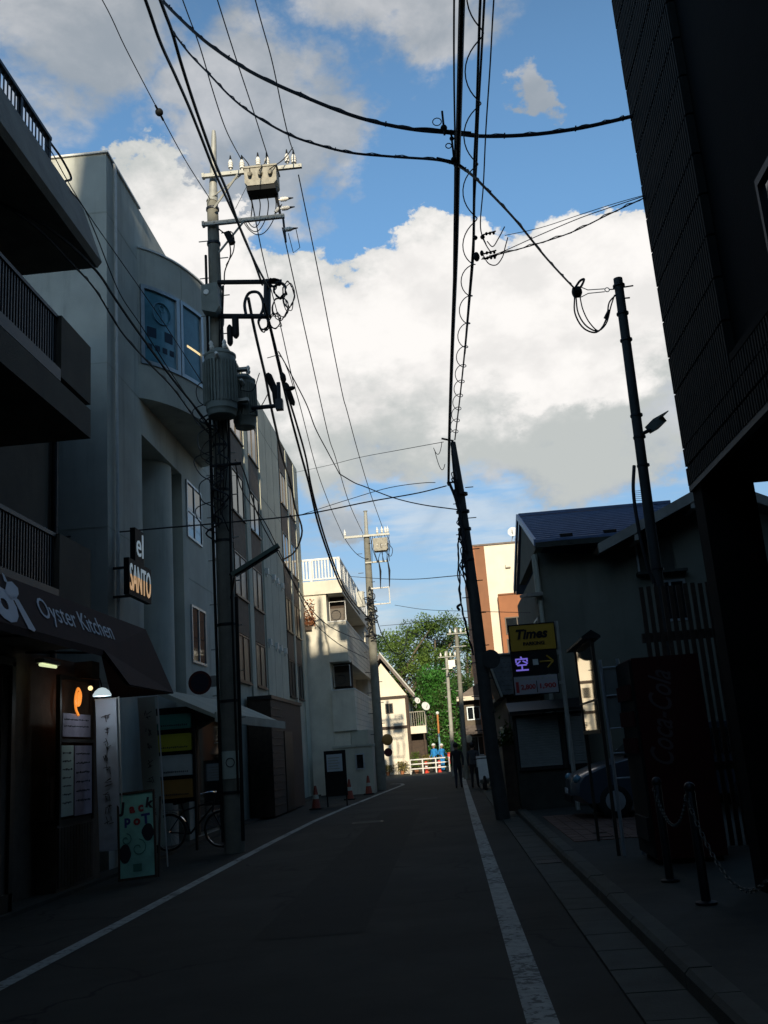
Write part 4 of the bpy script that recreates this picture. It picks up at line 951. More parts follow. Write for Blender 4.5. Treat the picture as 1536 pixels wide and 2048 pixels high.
t, bag = person(.20, 36, 1.60, 0, dict(stride=.16, arm=.12), (darkcl, denim), 'person in dark clothes walking away near the right edge line')
t, bag = person(.78, 35.4, 1.55, .2, dict(stride=.08, arm=.06, bag=1), (greycl, darkcl), 'person in grey top walking between the other walker and the white scooter')
tag(mk('shoulder_bag', bag, blackp), 'dark bag held by the walker in the grey top', 'bag')
person(-1.02, 60.9, 1.66, 3.6, dict(stride=.06, arm=.1, hf=.22, hz=.12), (bluecl, denim), 'worker in bright blue jacket and white helmet left of the striped pole', hat=whitem)
person(-.55, 61.1, 1.62, 2.6, dict(stride=.05, arm=.08, hf=.25, hz=.2), (bluecl, bluecl), 'worker in blue overalls and white helmet right of the striped pole', hat=whitem)

# points along every overhead cable, metres
CABLES = {
 'hv1': [(-3.33,-24.0,14.13),(-3.29,12.91,13.73),(-3.29,14.04,13.75),(-3.29,14.92,13.57),(-3.29,15.91,13.49),(-3.29,17.47,13.83)],
 'hv2': [(-2.77,-24.0,14.08),(-2.72,12.95,13.68),(-2.72,14.26,13.7),(-2.72,15.81,13.79),(-2.71,16.55,13.76),(-2.71,17.47,13.78)],
 'hv3': [(-1.82,-24.0,14.09),(-2.11,13.04,13.69),(-2.13,14.76,13.88),(-2.14,15.82,13.67),(-2.14,16.6,13.58),(-2.15,17.47,13.79)],
 'hv4': [(-2.1,17.47,13.33),(-2.08,20.28,12.37),(-2.06,22.71,11.37),(-2.05,24.32,10.87),(-2.04,24.77,10.82),(-2.02,27.26,10.52),(-1.99,31.2,10.26),(-1.94,37.46,10.28)],
 'hv5': [(-2.5,17.47,12.14),(-2.53,19.03,11.77),(-2.58,22.06,11.01),(-2.66,25.73,10.27),(-2.68,27.17,10.26),(-2.77,31.79,10.05),(-2.93,39.9,10.66)],
 'hv6': [(-3.14,17.47,13.09),(-3.17,18.75,12.42),(-3.2,19.79,12.17),(-3.24,21.35,11.87),(-3.29,23.22,11.29),(-3.34,25.0,11.03),(-3.43,28.35,10.4),(-3.53,32.24,10.23),(-3.73,39.58,10.46)],
 'tel1': [(-2.24,-24.0,11.49),(-2.82,9.31,10.39),(-2.83,9.9,10.33),(-2.85,10.67,10.44),(-2.86,11.42,10.51),(-2.87,12.08,10.53),(-2.89,13.01,10.56),(-2.91,14.04,10.68),(-2.93,15.22,10.82),(-2.95,16.37,10.9),(-2.97,17.47,10.89)],
 'tel2': [(-1.78,-24.0,11.36),(-2.61,9.2,10.26),(-2.63,9.77,10.3),(-2.64,10.18,10.21),(-2.65,10.79,10.12),(-2.67,11.46,10.11),(-2.69,12.18,10.12),(-2.71,13.11,10.21),(-2.74,14.14,10.21),(-2.77,15.63,10.37),(-2.82,17.47,10.76)],
 'tel3': [(-3.27,17.47,10.63),(-3.34,18.34,10.4),(-3.45,19.71,10.23),(-3.52,20.53,10.16),(-3.61,21.57,9.91),(-3.72,22.89,9.72),(-3.89,24.96,9.5),(-4.06,27.05,9.59),(-4.21,28.78,9.25),(-4.5,32.1,9.0),(-4.95,33.0,8.6),(-5.45,33.4,8.45)],
 'tel4': [(-2.95,17.47,10.51),(-2.96,18.13,10.24),(-2.96,19.13,9.71),(-2.96,19.7,9.42),(-2.96,20.49,9.06),(-2.96,21.92,8.55),(-2.96,22.9,8.22),(-2.97,24.23,7.6),(-2.97,26.56,7.04),(-2.97,29.46,6.63),(-2.98,35.88,6.63)],
 'tel5': [(-2.85,16.86,10.19),(-2.85,17.51,9.95),(-2.86,18.65,9.51),(-2.87,19.38,9.29),(-2.87,20.45,9.04),(-2.88,22.06,8.59),(-2.89,22.76,8.11),(-2.89,24.08,7.56),(-2.91,26.54,7.04),(-2.93,30.26,6.65),(-2.99,39.9,7.02)],
 'drop1': [(-2.71,17.47,9.4),(-2.6,18.34,9.24),(-2.45,19.46,8.95),(-2.38,20.05,8.66),(-2.24,21.14,8.4),(-2.1,22.2,8.16)],
 'drop2': [(-2.1,22.2,8.16),(-1.71,21.96,7.82),(-1.52,21.85,7.7),(-0.79,21.4,7.22),(-0.17,21.03,6.91),(0.69,20.5,6.57)],
 'cross1': [(-2.78,9.92,10.92),(-2.62,9.9,10.69),(-2.4,9.87,10.39),(-2.18,9.84,10.12),(-1.69,9.78,9.63),(-1.09,9.7,9.16),(-0.4,9.62,8.7),(0.17,9.55,8.43),(0.62,9.49,8.28),(0.94,9.45,8.17),(1.49,9.38,8.07),(1.98,9.32,8.04),(2.36,9.27,8.05),(2.62,9.24,8.07)],
 'cross2': [(-2.65,9.87,10.4),(-2.42,9.78,9.97),(-2.16,9.68,9.56),(-1.91,9.58,9.16),(-1.66,9.48,8.83),(-1.19,9.3,8.34),(-0.84,9.17,8.07),(-0.51,9.04,7.85),(-0.03,8.85,7.61),(0.43,8.67,7.39),(0.6,8.6,7.27)],
 'cross3': [(0.6,8.6,7.27),(0.78,9.09,7.45),(1.01,9.69,7.59),(1.38,10.66,7.79),(1.91,12.08,8.01),(2.29,13.07,8.19),(2.6,13.9,8.37)],
 'trunk': [(1.0,-24.0,8.0),(0.64,6.61,7.47),(0.63,7.48,7.44),(0.62,8.86,7.44),(0.6,10.4,7.32),(0.56,13.37,7.31),(0.51,17.63,7.28),(0.48,20.51,7.17)],
 'thin1': [(1.01,-24,9.200000000000001),(0.8,-6,8.59),(0.66,7.57,8.34),(0.65,8.44,8.2),(0.65,9.48,8.04),(0.64,11.6,7.98),(0.63,14.89,7.96),(0.61,20.4,8.18)],
 'bundle': [(1.25,-24,9.200000000000001),(1.04,-6,8.53),(0.9,7.54,8.28),(0.89,8.08,8.18),(0.88,8.93,8.06),(0.86,9.64,7.93),(0.86,10.19,7.83),(0.85,10.79,7.65),(0.82,12.35,7.6),(0.79,14.13,7.61),(0.76,16.58,7.79),(0.7,19.96,8.03)],
 'bundle2': [(1.27,-24,9.200000000000001),(1.06,-6,8.4),(0.92,7.41,8.15),(0.91,7.99,8.1),(0.89,8.84,8.0),(0.88,9.57,7.89),(0.87,10.21,7.84),(0.86,11.01,7.63),(0.83,12.32,7.58),(0.79,14.2,7.58)],
 'thin2': [(1.38,-24,9.200000000000001),(1.17,-6,8.55),(1.03,7.59,8.3),(1.02,8.37,8.22),(1.0,9.28,8.12),(0.99,10.16,8.0),(0.97,10.95,7.9),(0.98,10.55,7.42)],
 'sd1': [(0.92,10.72,7.33),(1.05,10.61,7.3),(1.46,10.24,7.18),(1.88,9.87,7.09),(2.27,9.51,7.07),(2.59,9.22,7.05)],
 'sd2': [(1.02,10.6,7.3),(1.13,10.53,7.29),(1.58,10.13,7.25),(1.99,9.76,7.2),(2.32,9.46,7.13),(2.59,9.22,7.07)],
 'sd3': [(1.21,10.47,7.48),(1.59,10.13,7.34),(1.99,9.76,7.24),(2.33,9.46,7.16),(2.59,9.22,7.08)],
 'span1': [(-5.26,36.61,12.68),(-3.23,30.88,11.09),(-1.93,27.22,10.11),(-0.61,23.52,9.05),(0.46,20.5,8.18)],
 'span2': [(-6.29,15.4,5.46),(-5.03,16.36,5.71),(-3.86,17.24,5.93),(-2.57,18.23,6.2),(-1.22,19.25,6.62),(-0.16,20.05,6.93),(0.43,20.5,7.15)],
 'span3': [(-3.83,27.21,8.49),(-2.06,24.25,8.05),(-0.9,22.31,7.73),(-0.04,20.87,7.37),(0.19,20.5,7.25)],
 'span4': [(-3.63,40.02,8.86),(-1.88,32.06,7.24),(-0.56,26.02,6.07),(0.35,21.89,5.35),(0.65,20.5,5.11)],
 'span5': [(-1.69,37.56,7.1),(-0.45,32.84,6.16),(1.05,27.15,5.19),(2.18,22.82,4.47)],
 'span6': [(-2.49,39.9,6.62),(-0.73,28.93,5.23),(0.62,20.5,4.18)],
 'guy': [(-6.2,4,14.6),(-4.67,13.01,14.0),(-4.54,13.76,13.69),(-4.33,15.04,13.31),(-4.15,16.14,13.03),(-3.94,17.47,12.89)],
 'serv1': [(-5.98,9.0,8.4),(-4.75,10.6,8.5),(-4.4,11.94,8.43),(-4.37,12.56,8.35),(-4.33,13.19,8.25),(-4.28,14.08,8.15),(-4.22,15.26,8.04),(-4.16,16.24,7.98),(-4.1,17.31,7.9)],
 'serv2': [(-5.98,8.5,8.2),(-4.8,10.2,8.35),(-4.5,11.46,8.22),(-4.46,12.09,8.21),(-4.4,12.99,7.98),(-4.32,14.14,7.92),(-4.25,15.23,7.92),(-4.17,16.41,7.77),(-4.09,17.45,7.72)],
 'serv3': [(-4.7,11.2,9.5),(-4.59,11.94,9.48),(-4.55,12.34,9.27),(-4.51,12.85,8.92),(-4.47,13.22,8.69),(-4.4,13.99,8.53),(-4.28,15.37,8.21),(-4.11,17.32,7.83)],
 'serv4': [(-4.84,11.2,10.0),(-4.8,11.29,9.97),(-4.76,11.71,9.83),(-4.7,12.23,9.67),(-4.56,13.47,9.44),(-4.48,14.24,9.32),(-4.36,15.26,9.12),(-4.12,17.47,8.62)],
 'low1': [(-3.71,17.68,7.29),(-3.7,18.29,7.32),(-3.66,19.47,6.65),(-3.59,22.06,6.09),(-3.52,24.44,5.63),(-3.42,27.7,5.36),(-3.08,39.49,5.91)],
 'low2': [(-3.71,17.67,7.24),(-3.7,18.01,6.85),(-3.63,20.28,6.6),(-3.56,22.42,6.03),(-3.47,25.27,5.24),(-3.34,29.43,4.99),(-3.04,38.95,5.2)],
 'hang': [(-2.7,39.57,7.69),(-2.56,40.03,6.68),(-2.29,40.89,5.9),(-1.94,41.99,5.57),(-1.68,42.84,5.83),(-1.47,43.49,6.74)],
 'hang2': [(-1.51,44.71,6.89),(-0.5,45.28,6.49),(0.44,45.8,6.32),(0.84,46.02,6.29)],
}

# ------------------------------------------------------------------ utility poles
PX, PY = -3.94, 17.47
P = root('utility_pole', (PX, PY, 0), 'large concrete utility pole with crossarms and two bucket transformers', 'utility pole', 'utility poles')
mk('shaft', MB().tube([(PX, PY, 0), (PX, PY, 7), (PX, PY, 12.9)], [.185, .155, .115], 20), polec, P, smooth=True)
mk('top_section', MB().tube([(PX, PY, 12.9), (PX + .02, PY, 13.0), (PX + .03, PY, 13.3), (PX + .08, PY, 14.45), (PX + .08, PY, 14.6)], [.13, .10, .085, .055, .04], 12), galv, P, smooth=True)
q = MB()
for i in range(26):
    z = 1.9 + i * .42; s = 1 if i % 2 else -1
    if z > 13: break
    q.cyl((PX + s*.10, PY - .05, z), (PX + s*.30, PY - .05, z), .011, n=6)
mk('step_bolt', q, galv, P, kind='stuff')
q = MB()
for z in (1.0, 2.6, 4.0, 5.6, 6.6, 7.5, 10.9, 11.9, 12.7):
    q.lathe((PX, PY, z), (0, 0, 1), [(0, .20 - z*.005), (.05, .20 - z*.005)], 18)
mk('strap', q, darkm, P)
for (x0, x1, z) in ((-4.10, -2.0, 13.42), (-4.13, -2.42, 12.30)):
    q = MB(); q.box(x0, x1, PY - .20, PY - .13, z - .04, z + .04); q.box(x0, x0 + .05, PY - .22, PY - .11, z - .05, z + .05)
    for i in range(6): xx = x0 + .25 + i*(x1-x0-.3)/5; q.cyl((xx, PY - .215, z), (xx, PY - .115, z), .012, n=6)
    mk('crossarm', q, galv, P)
q = MB(); q.tube([(-3.86, PY - .22, 12.62), (-3.34, PY - .22, 13.34)], .024, 6); q.tube([(-3.80, PY - .2, 11.6), (-3.25, PY - .2, 12.26)], .022, 6); q.tube([(-4.0, PY - .1, 12.9), (-3.3, PY - .1, 13.4)], .015, 6); mk('brace', q, galv, P)
def insulator(x, y, z, d, sc=1.0, cap=True):
    q = MB(); q.lathe((x, y, z), d, [(0, .02*sc), (.04*sc, .02*sc), (.045*sc, .055*sc), (.09*sc, .05*sc), (.10*sc, .062*sc), (.14*sc, .05*sc), (.15*sc, .06*sc), (.20*sc, .045*sc), (.24*sc, .03*sc)], 12)
    o = mk('insulator', q, porc, P, smooth=True)
    if cap:
        a_ = Vector((x, y, z)) + Vector(d).normalized() * .24 * sc; e_ = a_ + Vector(d).normalized() * .12 * sc
        mk('cap', MB().tube([a_, e_], [.03*sc, .012*sc], 8), blackp, o)
    return o
for i, x in enumerate((-3.49, -3.25, -2.91, -2.72, -2.30, -2.16)):
    insulator(x, PY - .17, 13.46 if i % 2 else 13.50, (0, 0, 1), 1.0 if i % 2 else .95)
for (x, z) in ((-2.52, 12.68), (-2.50, 12.47), (-2.46, 11.98)): insulator(x, PY - .17, z, (1, 0, .05), .85)
insulator(-2.62, PY - .17, 12.38, (.6, 0, .7), .7)
q = MB(); q.tube([(-2.5, PY - .17, 12.3), (-2.55, PY - .17, 12.75), (-2.6, PY - .17, 13.0)], .03, 6); q.tube([(-2.45, PY - .17, 12.3), (-2.42, PY - .17, 11.7)], .025, 6); q.tube([(-2.20, PY - .16, 12.0), (-2.14, PY - .16, 11.55), (-2.28, PY - .16, 11.45), (-2.36, PY - .16, 11.9)], .008, 5)
mk('side_bracket', q, darkm, P)
q = MB(); q.prism([(-3.16, 13.30), (-2.50, 13.30), (-2.50, 12.98), (-2.56, 12.90), (-3.10, 12.90), (-3.16, 12.98)], 'y', PY - .45, PY - .05)
for i in range(3): q.cyl((-3.04 + i*.21, PY - .46, 13.16), (-3.04 + i*.21, PY - .56, 13.10), .055, .035, 10)
q.box(-3.18, -2.48, PY - .47, PY - .03, 13.30, 13.34)
for i in range(5): q.cyl((-3.1 + i*.14, PY - .25, 13.34), (-3.1 + i*.14, PY - .25, 13.42), .03, .02, 8)
sw = mk('switch_box', q, rust, P)
mk('skirt', MB().box(-3.13, -2.53, PY - .43, PY - .08, 12.80, 12.905), blackp, sw)
q = MB()
for i, x in enumerate((-3.10, -2.93, -2.76, -2.60)): q.tube(catmull([(x, PY - .2, 12.82), (x + .03, PY - .2, 12.6), (x - .01, PY - .18, 12.32)]), .012, 5)
for i, (a_, b_, s_) in enumerate(((-3.28, -2.62, .36), (-3.24, -2.80, .28), (-3.18, -2.9, .18))): q.tube(arc((a_, PY - .2, 12.27), (b_, PY - .2, 12.27), s_), .010, 5)
for (p0, p1) in (((-3.25, 13.8), (-3.02, 13.15)), ((-2.72, 13.82), (-2.83, 13.15)), ((-2.16, 13.85), (-2.62, 13.15))): q.tube(catmull([(p0[0], PY - .2, p0[1]), ((p0[0]+p1[0])/2 + .05, PY - .35, (p0[1]+p1[1])/2), (p1[0], PY - .56, p1[1])]), .011, 5)
q.tube([(-3.14, PY - .3, 13.0), (-3.4, PY - .3, 12.5)], .006, 4)
q.tube(catmull([(-3.8, PY-.1, 12.2), (-3.6, PY-.25, 11.9), (-3.55, PY-.25, 11.5), (-3.7, PY-.15, 11.2), (-3.72, PY-.15, 10.9)]), .014, 5)
q.tube(catmull([(-3.75, PY-.1, 12.1), (-3.5, PY-.25, 12.0), (-3.48, PY-.25, 11.6), (-3.66, PY-.2, 11.3)]), .012, 5)
q.tube([(-3.6, PY - .25, 12.0), (-3.5, PY - .25, 11.75)], .07, 8)
mk('jumper_wire', q, blackp, P)
# U frame carrying the telephone cables
q = MB(); q.tube([(-3.85, PY - .15, 10.97), (-2.55, PY - .15, 10.84)], .05, 8); q.tube([(-3.85, PY - .15, 10.22), (-2.85, PY - .15, 10.11)], .055, 8)
q.tube(catmull([(-3.30, PY - .15, 10.16), (-3.32, PY - .15, 10.45), (-3.22, PY - .15, 10.66), (-3.05, PY - .15, 10.66), (-2.96, PY - .15, 10.5), (-2.95, PY - .15, 10.30), (-3.02, PY - .15, 10.14)]), .032, 8)
q.tube([(-2.84, PY - .15, 10.9), (-2.88, PY - .15, 10.1)], .075, 8); q.tube([(-3.28, PY - .1, 8.22), (-2.70, PY - .1, 8.22)], .045, 8); q.box(-2.80, -2.66, PY - .17, PY - .03, 8.13, 8.34); q.tube([(-2.73, PY - .1, 8.25), (-2.73, PY - .1, 8.7)], .04, 8)
q.tube([(-4.12, PY - .2, 7.08), (-3.50, PY - .2, 7.08)], .03, 6)
mk('cable_bracket', q, darkm, P)
def closure(p, d, L_, r_, lab='splice_case'):
    d = Vector(d).normalized(); mk(lab, MB().lathe(Vector(p), d, [(0, r_*.4), (.05, r_*.9), (.08, r_), (L_-.08, r_), (L_-.05, r_*.9), (L_, r_*.4)], 12), blackp, P, smooth=True)
closure((-3.03, 17.9, 9.15), (.25, .3, -.75), .45, .075); closure((-2.86, 17.7, 8.78), (.05, .1, -1), .42, .07); closure((-2.68, 17.6, 9.0), (.1, .1, -.9), .22, .06); closure((-2.62, 17.6, 8.78), (.25, .1, -.9), .5, .05); closure((-2.62, 17.4, 8.55), (1, 0, .12), .22, .045); closure((-3.5, 17.2, 10.15), (0, 0, -1), .5, .07); closure((-3.62, 17.2, 9.95), (0, 0, -1), .45, .06)
q = MB(); random.seed(21)
def coil(cx, cz, rx, rz, y, turns, r=.010):
    pts = []; 
    for i in range(int(turns * 12)):
        a_ = i / 12 * 2 * math.pi; pts.append((cx + math.cos(a_) * rx * random.uniform(.75, 1.1), y + random.uniform(-.08, .08), cz + math.sin(a_) * rz * random.uniform(.75, 1.1)))
    q.tube(catmull(pts, 3), r, 5)
coil(-2.58, 10.62, .13, .17, PY - .2, 5, .012); coil(-2.42, 10.50, .12, .32, PY - .2, 3); coil(-2.60, 10.25, .17, .26, PY - .2, 3); coil(-2.95, 9.95, .10, .16, PY - .2, 4, .014); coil(-2.7, 10.8, .12, .08, PY - .2, 4, .016); coil(-2.72, 10.0, .12, .18, PY - .15, 2)
q.tube(catmull([(-3.5, 17.3, 8.6), (-3.25, 17.3, 8.55), (-3.1, 17.4, 8.95)]), .010, 5); q.tube(catmull([(-3.3, 17.3, 8.1), (-3.1, 17.3, 8.2), (-2.95, 17.4, 8.5)]), .010, 5); q.tube(catmull([(-2.95, 17.5, 9.3), (-2.7, 17.5, 9.32), (-2.55, 17.5, 9.0), (-2.45, 17.5, 8.6)]), .009, 5)
for i in range(6):
    z = 8.9 - i * .5; q.tube(catmull([(-4.05, PY - .18, z), (-4.32 - .1*(i % 2), PY - .2, z - .15), (-4.28, PY - .25, z - .5), (-4.03, PY - .2, z - .65)]), .011, 5)
mk('cable_tangle', q, cable_m, P)
q = MB(); q.tube(catmull([(-3.75, PY - .12, 10.9), (-3.80, PY - .2, 9.5), (-3.72, PY - .22, 8.0), (-3.78, PY - .2, 5), (-3.80, PY - .2, 1)]), .022, 6); q.tube([(-4.08, PY - .15, 11.6), (-4.11, PY - .18, 6), (-4.10, PY - .18, .2)], .028, 6); q.tube([(-3.70, PY - .2, 4.5), (-3.74, PY - .2, .2)], .035, 6)
for i in range(5): q.tube(catmull([(-3.84 + i*.02, PY - .19 - .01*i, 10.1 - i*.2), (-3.86 - .03*i, PY - .24, 9.0), (-3.75 - .08*i, PY - .22, 7.4), (-3.84 - .05*i, PY - .2, 6.6 - .25*i)]), .012, 5)
mk('riser_cable', q, blackp, P)
q = MB(); random.seed(8)
for i in range(14):
    z = 8.3 - i * .17; x = -3.95 + random.uniform(-.15, .2); q.tube(catmull([(x, PY - .25, z), (x + random.uniform(-.25, .3), PY - .33, z - .15), (x + random.uniform(-.2, .25), PY - .3, z - .35), (x, PY - .22, z - .5)]), random.choice((.008, .012, .018)), 5)
mk('cable_tangle', q, cable_m, P)
q = MB(); q.prism([(-4.13, 10.80), (-3.82, 10.84), (-3.78, 10.32), (-3.86, 10.18), (-4.13, 10.26)], 'y', PY - .42, PY - .16); jb = mk('junction_box', q, trafo, P)
mk('round_marker', MB().lathe((-4.03, PY - .424, 10.63), (0, -1, 0), [(0, .055), (.02, .055)], 14), porc, jb)
def transformer(cx, cy, z0, z1, r_):
    q = MB(); q.lathe((cx, cy, z0), (0, 0, 1), [(0, r_*.86), (.03, r_*.90), (.10, r_*.93), (.12, r_), (z1-z0-.16, r_), (z1-z0-.15, r_*1.04), (z1-z0-.11, r_*1.04), (z1-z0-.09, r_*.9), (z1-z0, r_*.55)], 28)
    t_ = mk('transformer', q, trafo, P, smooth=True)
    q = MB()
    for i in range(16):
        a_ = math.pi * (1.02 + i / 15 * .96) + .2; 
        if abs(math.sin(a_)) < .15: continue
        c_, s_ = math.cos(a_), math.sin(a_); q.mbox(Matrix.Translation((cx + c_*(r_+.02), cy + s_*(r_+.02), (z0+z1)/2 - .02)) @ Matrix.Rotation(a_, 4, 'Z'), .06, .012, (z1-z0)*.62)
    mk('cooling_fin', q, trafo, t_)
    q = MB()
    for dx_, dz in ((-.12, 0), (.12, -.03)): q.lathe((cx + dx_, cy - r_*.45, z1 - .02), (dx_*.6, -.25, .9), [(0, .035), (.05, .05), (.08, .035), (.12, .045), (.17, .02)], 10)
    mk('bushing', q, porc, t_, smooth=True)
    mk('front_bushing', MB().lathe((cx + .02, cy - r_, z1 - .28), (0, -1, .5), [(0, .03), (.05, .05), (.14, .03)], 10), porc, t_, smooth=True)
transformer(-3.80, PY - .42, 7.98, 9.35, .30); transformer(-3.46, PY + .10, 7.90, 9.0, .23)
q = MB(); q.box(-4.05, -3.30, PY - .34, PY - .20, 8.30, 8.36); q.box(-4.05, -3.30, PY - .34, PY - .20, 8.95, 9.0); mk('transformer_hanger', q, galv, P)
t = root('street_lamp', (-3.6, 17.3, 4.9), 'long slanting greenish tube street lamp on the crossarm pole', 'street lamp')
Ml = Matrix.Translation((-3.28, 17.1, 5.13)) @ Matrix.Rotation(-math.atan2(.46, .86), 4, 'Y')
mk('housing', MB().mbox(Ml, 1.02, .14, .07), mat('lamp_green_grey', (.10, .15, .12), .6, .1, 4, .05, 60), t)
q = MB(); q.mbox(Ml @ Matrix.Translation((0, 0, -.05)), .92, .10, .04); mk('diffuser', q, glass_d, t)
q = MB(); q.tube([(-3.82, 17.35, 4.95), (-3.6, 17.15, 4.97)], .025, 6); q.tube([(-3.82, 17.35, 4.5), (-3.7, 17.15, 4.85)], .02, 6); mk('arm', q, darkm, t)
t = root('round_road_sign', (-4.45, 17.35, 3), 'dark round road sign left of the crossarm pole', 'road sign')
mk('disc', MB().lathe((-4.44, 17.32, 2.99), (0, -1, 0), [(0, .215), (.012, .215)], 28), redd, t); mk('inner_disc', MB().lathe((-4.44, 17.307, 2.99), (0, -1, 0), [(0, .165), (.003, .165)], 28), noren, t)
q = MB(); q.box(-4.25, -4.10, 17.34, 17.38, 2.90, 3.10); mk('bracket', q, galv, t)
t = root('pole_notice', (-3.9, 17.25, 1.5), 'pale notice with a round emblem wrapped on the crossarm pole', 'notice')
q = MB(); n = 8
vs = [(PX + .20*math.sin(a_), PY - .20*math.cos(a_), z) for z in (1.26, 1.74) for a_ in [-.9 + 2.0*i/n for i in range(n+1)]]
q.add(vs, [(i, i+1, n+2+i, n+1+i) for i in range(n)]); nt_ = mk('notice_sheet', q, banner_g, t); md = nt_.modifiers.new('thick', 'SOLIDIFY'); md.thickness = .006
mk('round_emblem', MB().torus((PX + .02, PY - .212, 1.54), (0, 1, 0), .075, .008, 20, 5), ink, t)

P2 = root('utility_pole', (-2.88, 39.9, 0), 'weathered utility pole at the end of the street beside the balcony building', 'utility pole', 'utility poles')
X2, Y2 = -2.90, 39.9
mk('shaft', MB().tube([(X2, Y2, 0), (X2 + .05, Y2, 6), (X2 + .12, Y2, 10.6)], [.20, .17, .13], 16), polec, P2, smooth=True)
mk('top_section', MB().tube([(X2 + .12, Y2, 10.6), (X2 + .14, Y2, 11.6), (X2 + .14, Y2, 11.65)], [.09, .07, .10], 10), galv, P2)
q = MB(); q.box(-3.74, -1.78, Y2 - .22, Y2 - .14, 10.46, 10.55); q.box(-2.9, -1.92, Y2 - .22, Y2 - .14, 9.30, 9.36); mk('crossarm', q, galv, P2)
q = MB()
for x in (-3.70, -2.1, -1.95, -1.85, -2.3): q.lathe((x, Y2 - .18, 10.56), (0, 0, 1), [(0, .02), (.05, .06), (.10, .04), (.14, .06), (.22, .03), (.30, .01)], 8)
for x in (-2.35, -2.15, -2.0): q.lathe((x, Y2 - .4, 9.9), (.1, -.6, .3), [(0, .03), (.05, .06), (.12, .04), (.2, .02)], 8)
mk('insulator', q, porc, P2, smooth=True)
q = MB(); q.prism([(-2.5, 10.3), (-1.88, 10.3), (-1.88, 9.85), (-1.95, 9.75), (-2.45, 9.75), (-2.5, 9.85)], 'y', Y2 - .5, Y2 - .1); mk('switch_box', q, rust, P2)
q = MB(); random.seed(9)
for i in range(9):
    a_ = -2.6 + i*.1; q.tube(catmull([(a_, Y2 - .3, 10.45), (a_ + random.uniform(-.1, .2), Y2 - .5, 10.0), (a_ + random.uniform(-.1, .15), Y2 - .3, 9.3)]), .014, 5)
q.tube(arc((-3.7, Y2 - .2, 10.45), (-2.75, Y2 - .2, 9.5), .25, 10), .014, 5); q.tube(catmull([(-1.9, Y2 - .3, 10.1), (-1.7, Y2 - .3, 9.8), (-1.8, Y2 - .3, 9.5), (-2.0, Y2 - .3, 9.7)]), .014, 5)
for x in (-2.33, -1.95): q.tube([(x, Y2 - .3, 9.4), (x + .05, Y2 - .3, 8.9), (x, Y2 - .3, 8.2)], [.02, .05, .02], 6)
for i in range(16):
    z = 8.1 - i * .12; q.tube(catmull([(X2 + .05, Y2 - .2, z), (X2 + random.uniform(-.25, .45), Y2 - .35, z + random.uniform(-.2, .2)), (X2 + random.uniform(-.1, .4), Y2 - .3, z - .25), (X2, Y2 - .2, z - .3)]), .022, 5)
mk('cable_tangle', q, cable_m, P2)
q = MB(); q.tube([(-2.75, Y2 - .2, 8.2), (-1.98, Y2 - .2, 8.2), (-1.98, Y2 - .2, 7.52), (-2.7, Y2 - .2, 7.52)], .035, 6); mk('side_frame', q, porc, P2)
q = MB(); q.box(-3.36, -3.05, Y2 - .35, Y2 - .1, 7.45, 8.1); mk('meter_box', q, galv, P2)
q = MB(); q.lathe((X2 + .02, Y2, 6.9), (0, 0, 1), [(0, .24), (.08, .24)], 14); q.lathe((X2 + .02, Y2, 6.2), (0, 0, 1), [(0, .24), (.06, .24)], 14)
for i in range(20): s = 1 if i % 2 else -1; q.cyl((X2 + s*.12, Y2 - .1, 2.2 + i*.42), (X2 + s*.34, Y2 - .1, 2.2 + i*.42), .014, n=5)
mk('strap', q, darkm, P2)
t = root('traffic_mirror', (-2.55, 39.7, 2), 'small round traffic mirror sticking out from the weathered far pole', 'traffic mirror')
mk('mirror_disc', MB().lathe((-2.52, 39.62, 1.95), (.3, -1, 0), [(0, .22), (.03, .23), (.06, .20), (.08, .1)], 20), orn, t, smooth=True); mk('bracket', MB().tube([(X2, 39.8, 1.95), (-2.55, 39.7, 1.95)], .02), galv, t)
mk('lower_plate', MB().lathe((-2.52, 39.65, 1.45), (.3, -1, 0), [(0, .17), (.02, .17)], 18), redd, t)

P3 = root('utility_pole', (.77, 20.5, 0), 'dark leaning utility pole on the right with spiral wrapped cable', 'utility pole', 'utility poles')
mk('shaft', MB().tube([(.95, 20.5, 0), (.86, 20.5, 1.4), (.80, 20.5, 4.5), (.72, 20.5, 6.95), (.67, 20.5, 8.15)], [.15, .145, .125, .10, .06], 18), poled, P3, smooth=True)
q = MB()
for i in range(16): s = 1 if i % 2 else -1; z = 1.8 + i*.35; q.cyl((.78 + s*.06, 20.42, z), (.78 + s*.24, 20.42, z), .011, n=5)
for z in (6.1, 6.5, 6.9, 5.4): q.lathe((.74, 20.5, z), (0, 0, 1), [(0, .15), (.05, .15)], 14)
q.tube([(.70, 20.4, 7.2), (.45, 20.3, 7.16)], .022, 6); q.tube([(.68, 20.4, 8.15), (.42, 20.3, 8.2)], .022, 6); mk('cable_bracket', q, darkm, P3)
random.seed(33); q = MB()
for i in range(22):
    z = random.uniform(5.2, 8.0); q.tube(catmull([(.66, 20.35, z), (.60 + random.uniform(-.05, .03), 20.3, z - random.uniform(.03, .12)), (.64 + random.uniform(-.02, .06), 20.3, z - random.uniform(.15, .4)), (.69, 20.35, z - random.uniform(.4, .7))]), random.choice((.008, .012, .016)), 5)
q.tube(catmull([(.50, 20.3, 7.15), (.60, 20.3, 6.8), (.68, 20.3, 6.2), (.72, 20.3, 5.6)]), .035, 6)
q.tube(catmull([(.62, 20.3, 7.9), (.62, 20.3, 7.0), (.68, 20.3, 6.0), (.60, 20.3, 5.2)]), .022, 6)
q.tube(arc((.22, 20.3, 8.0), (.42, 20.3, 8.12), .22, 8), .008, 5); q.tube(arc((.24, 20.3, 7.95), (.44, 20.3, 7.6), .28, 8), .008, 5)
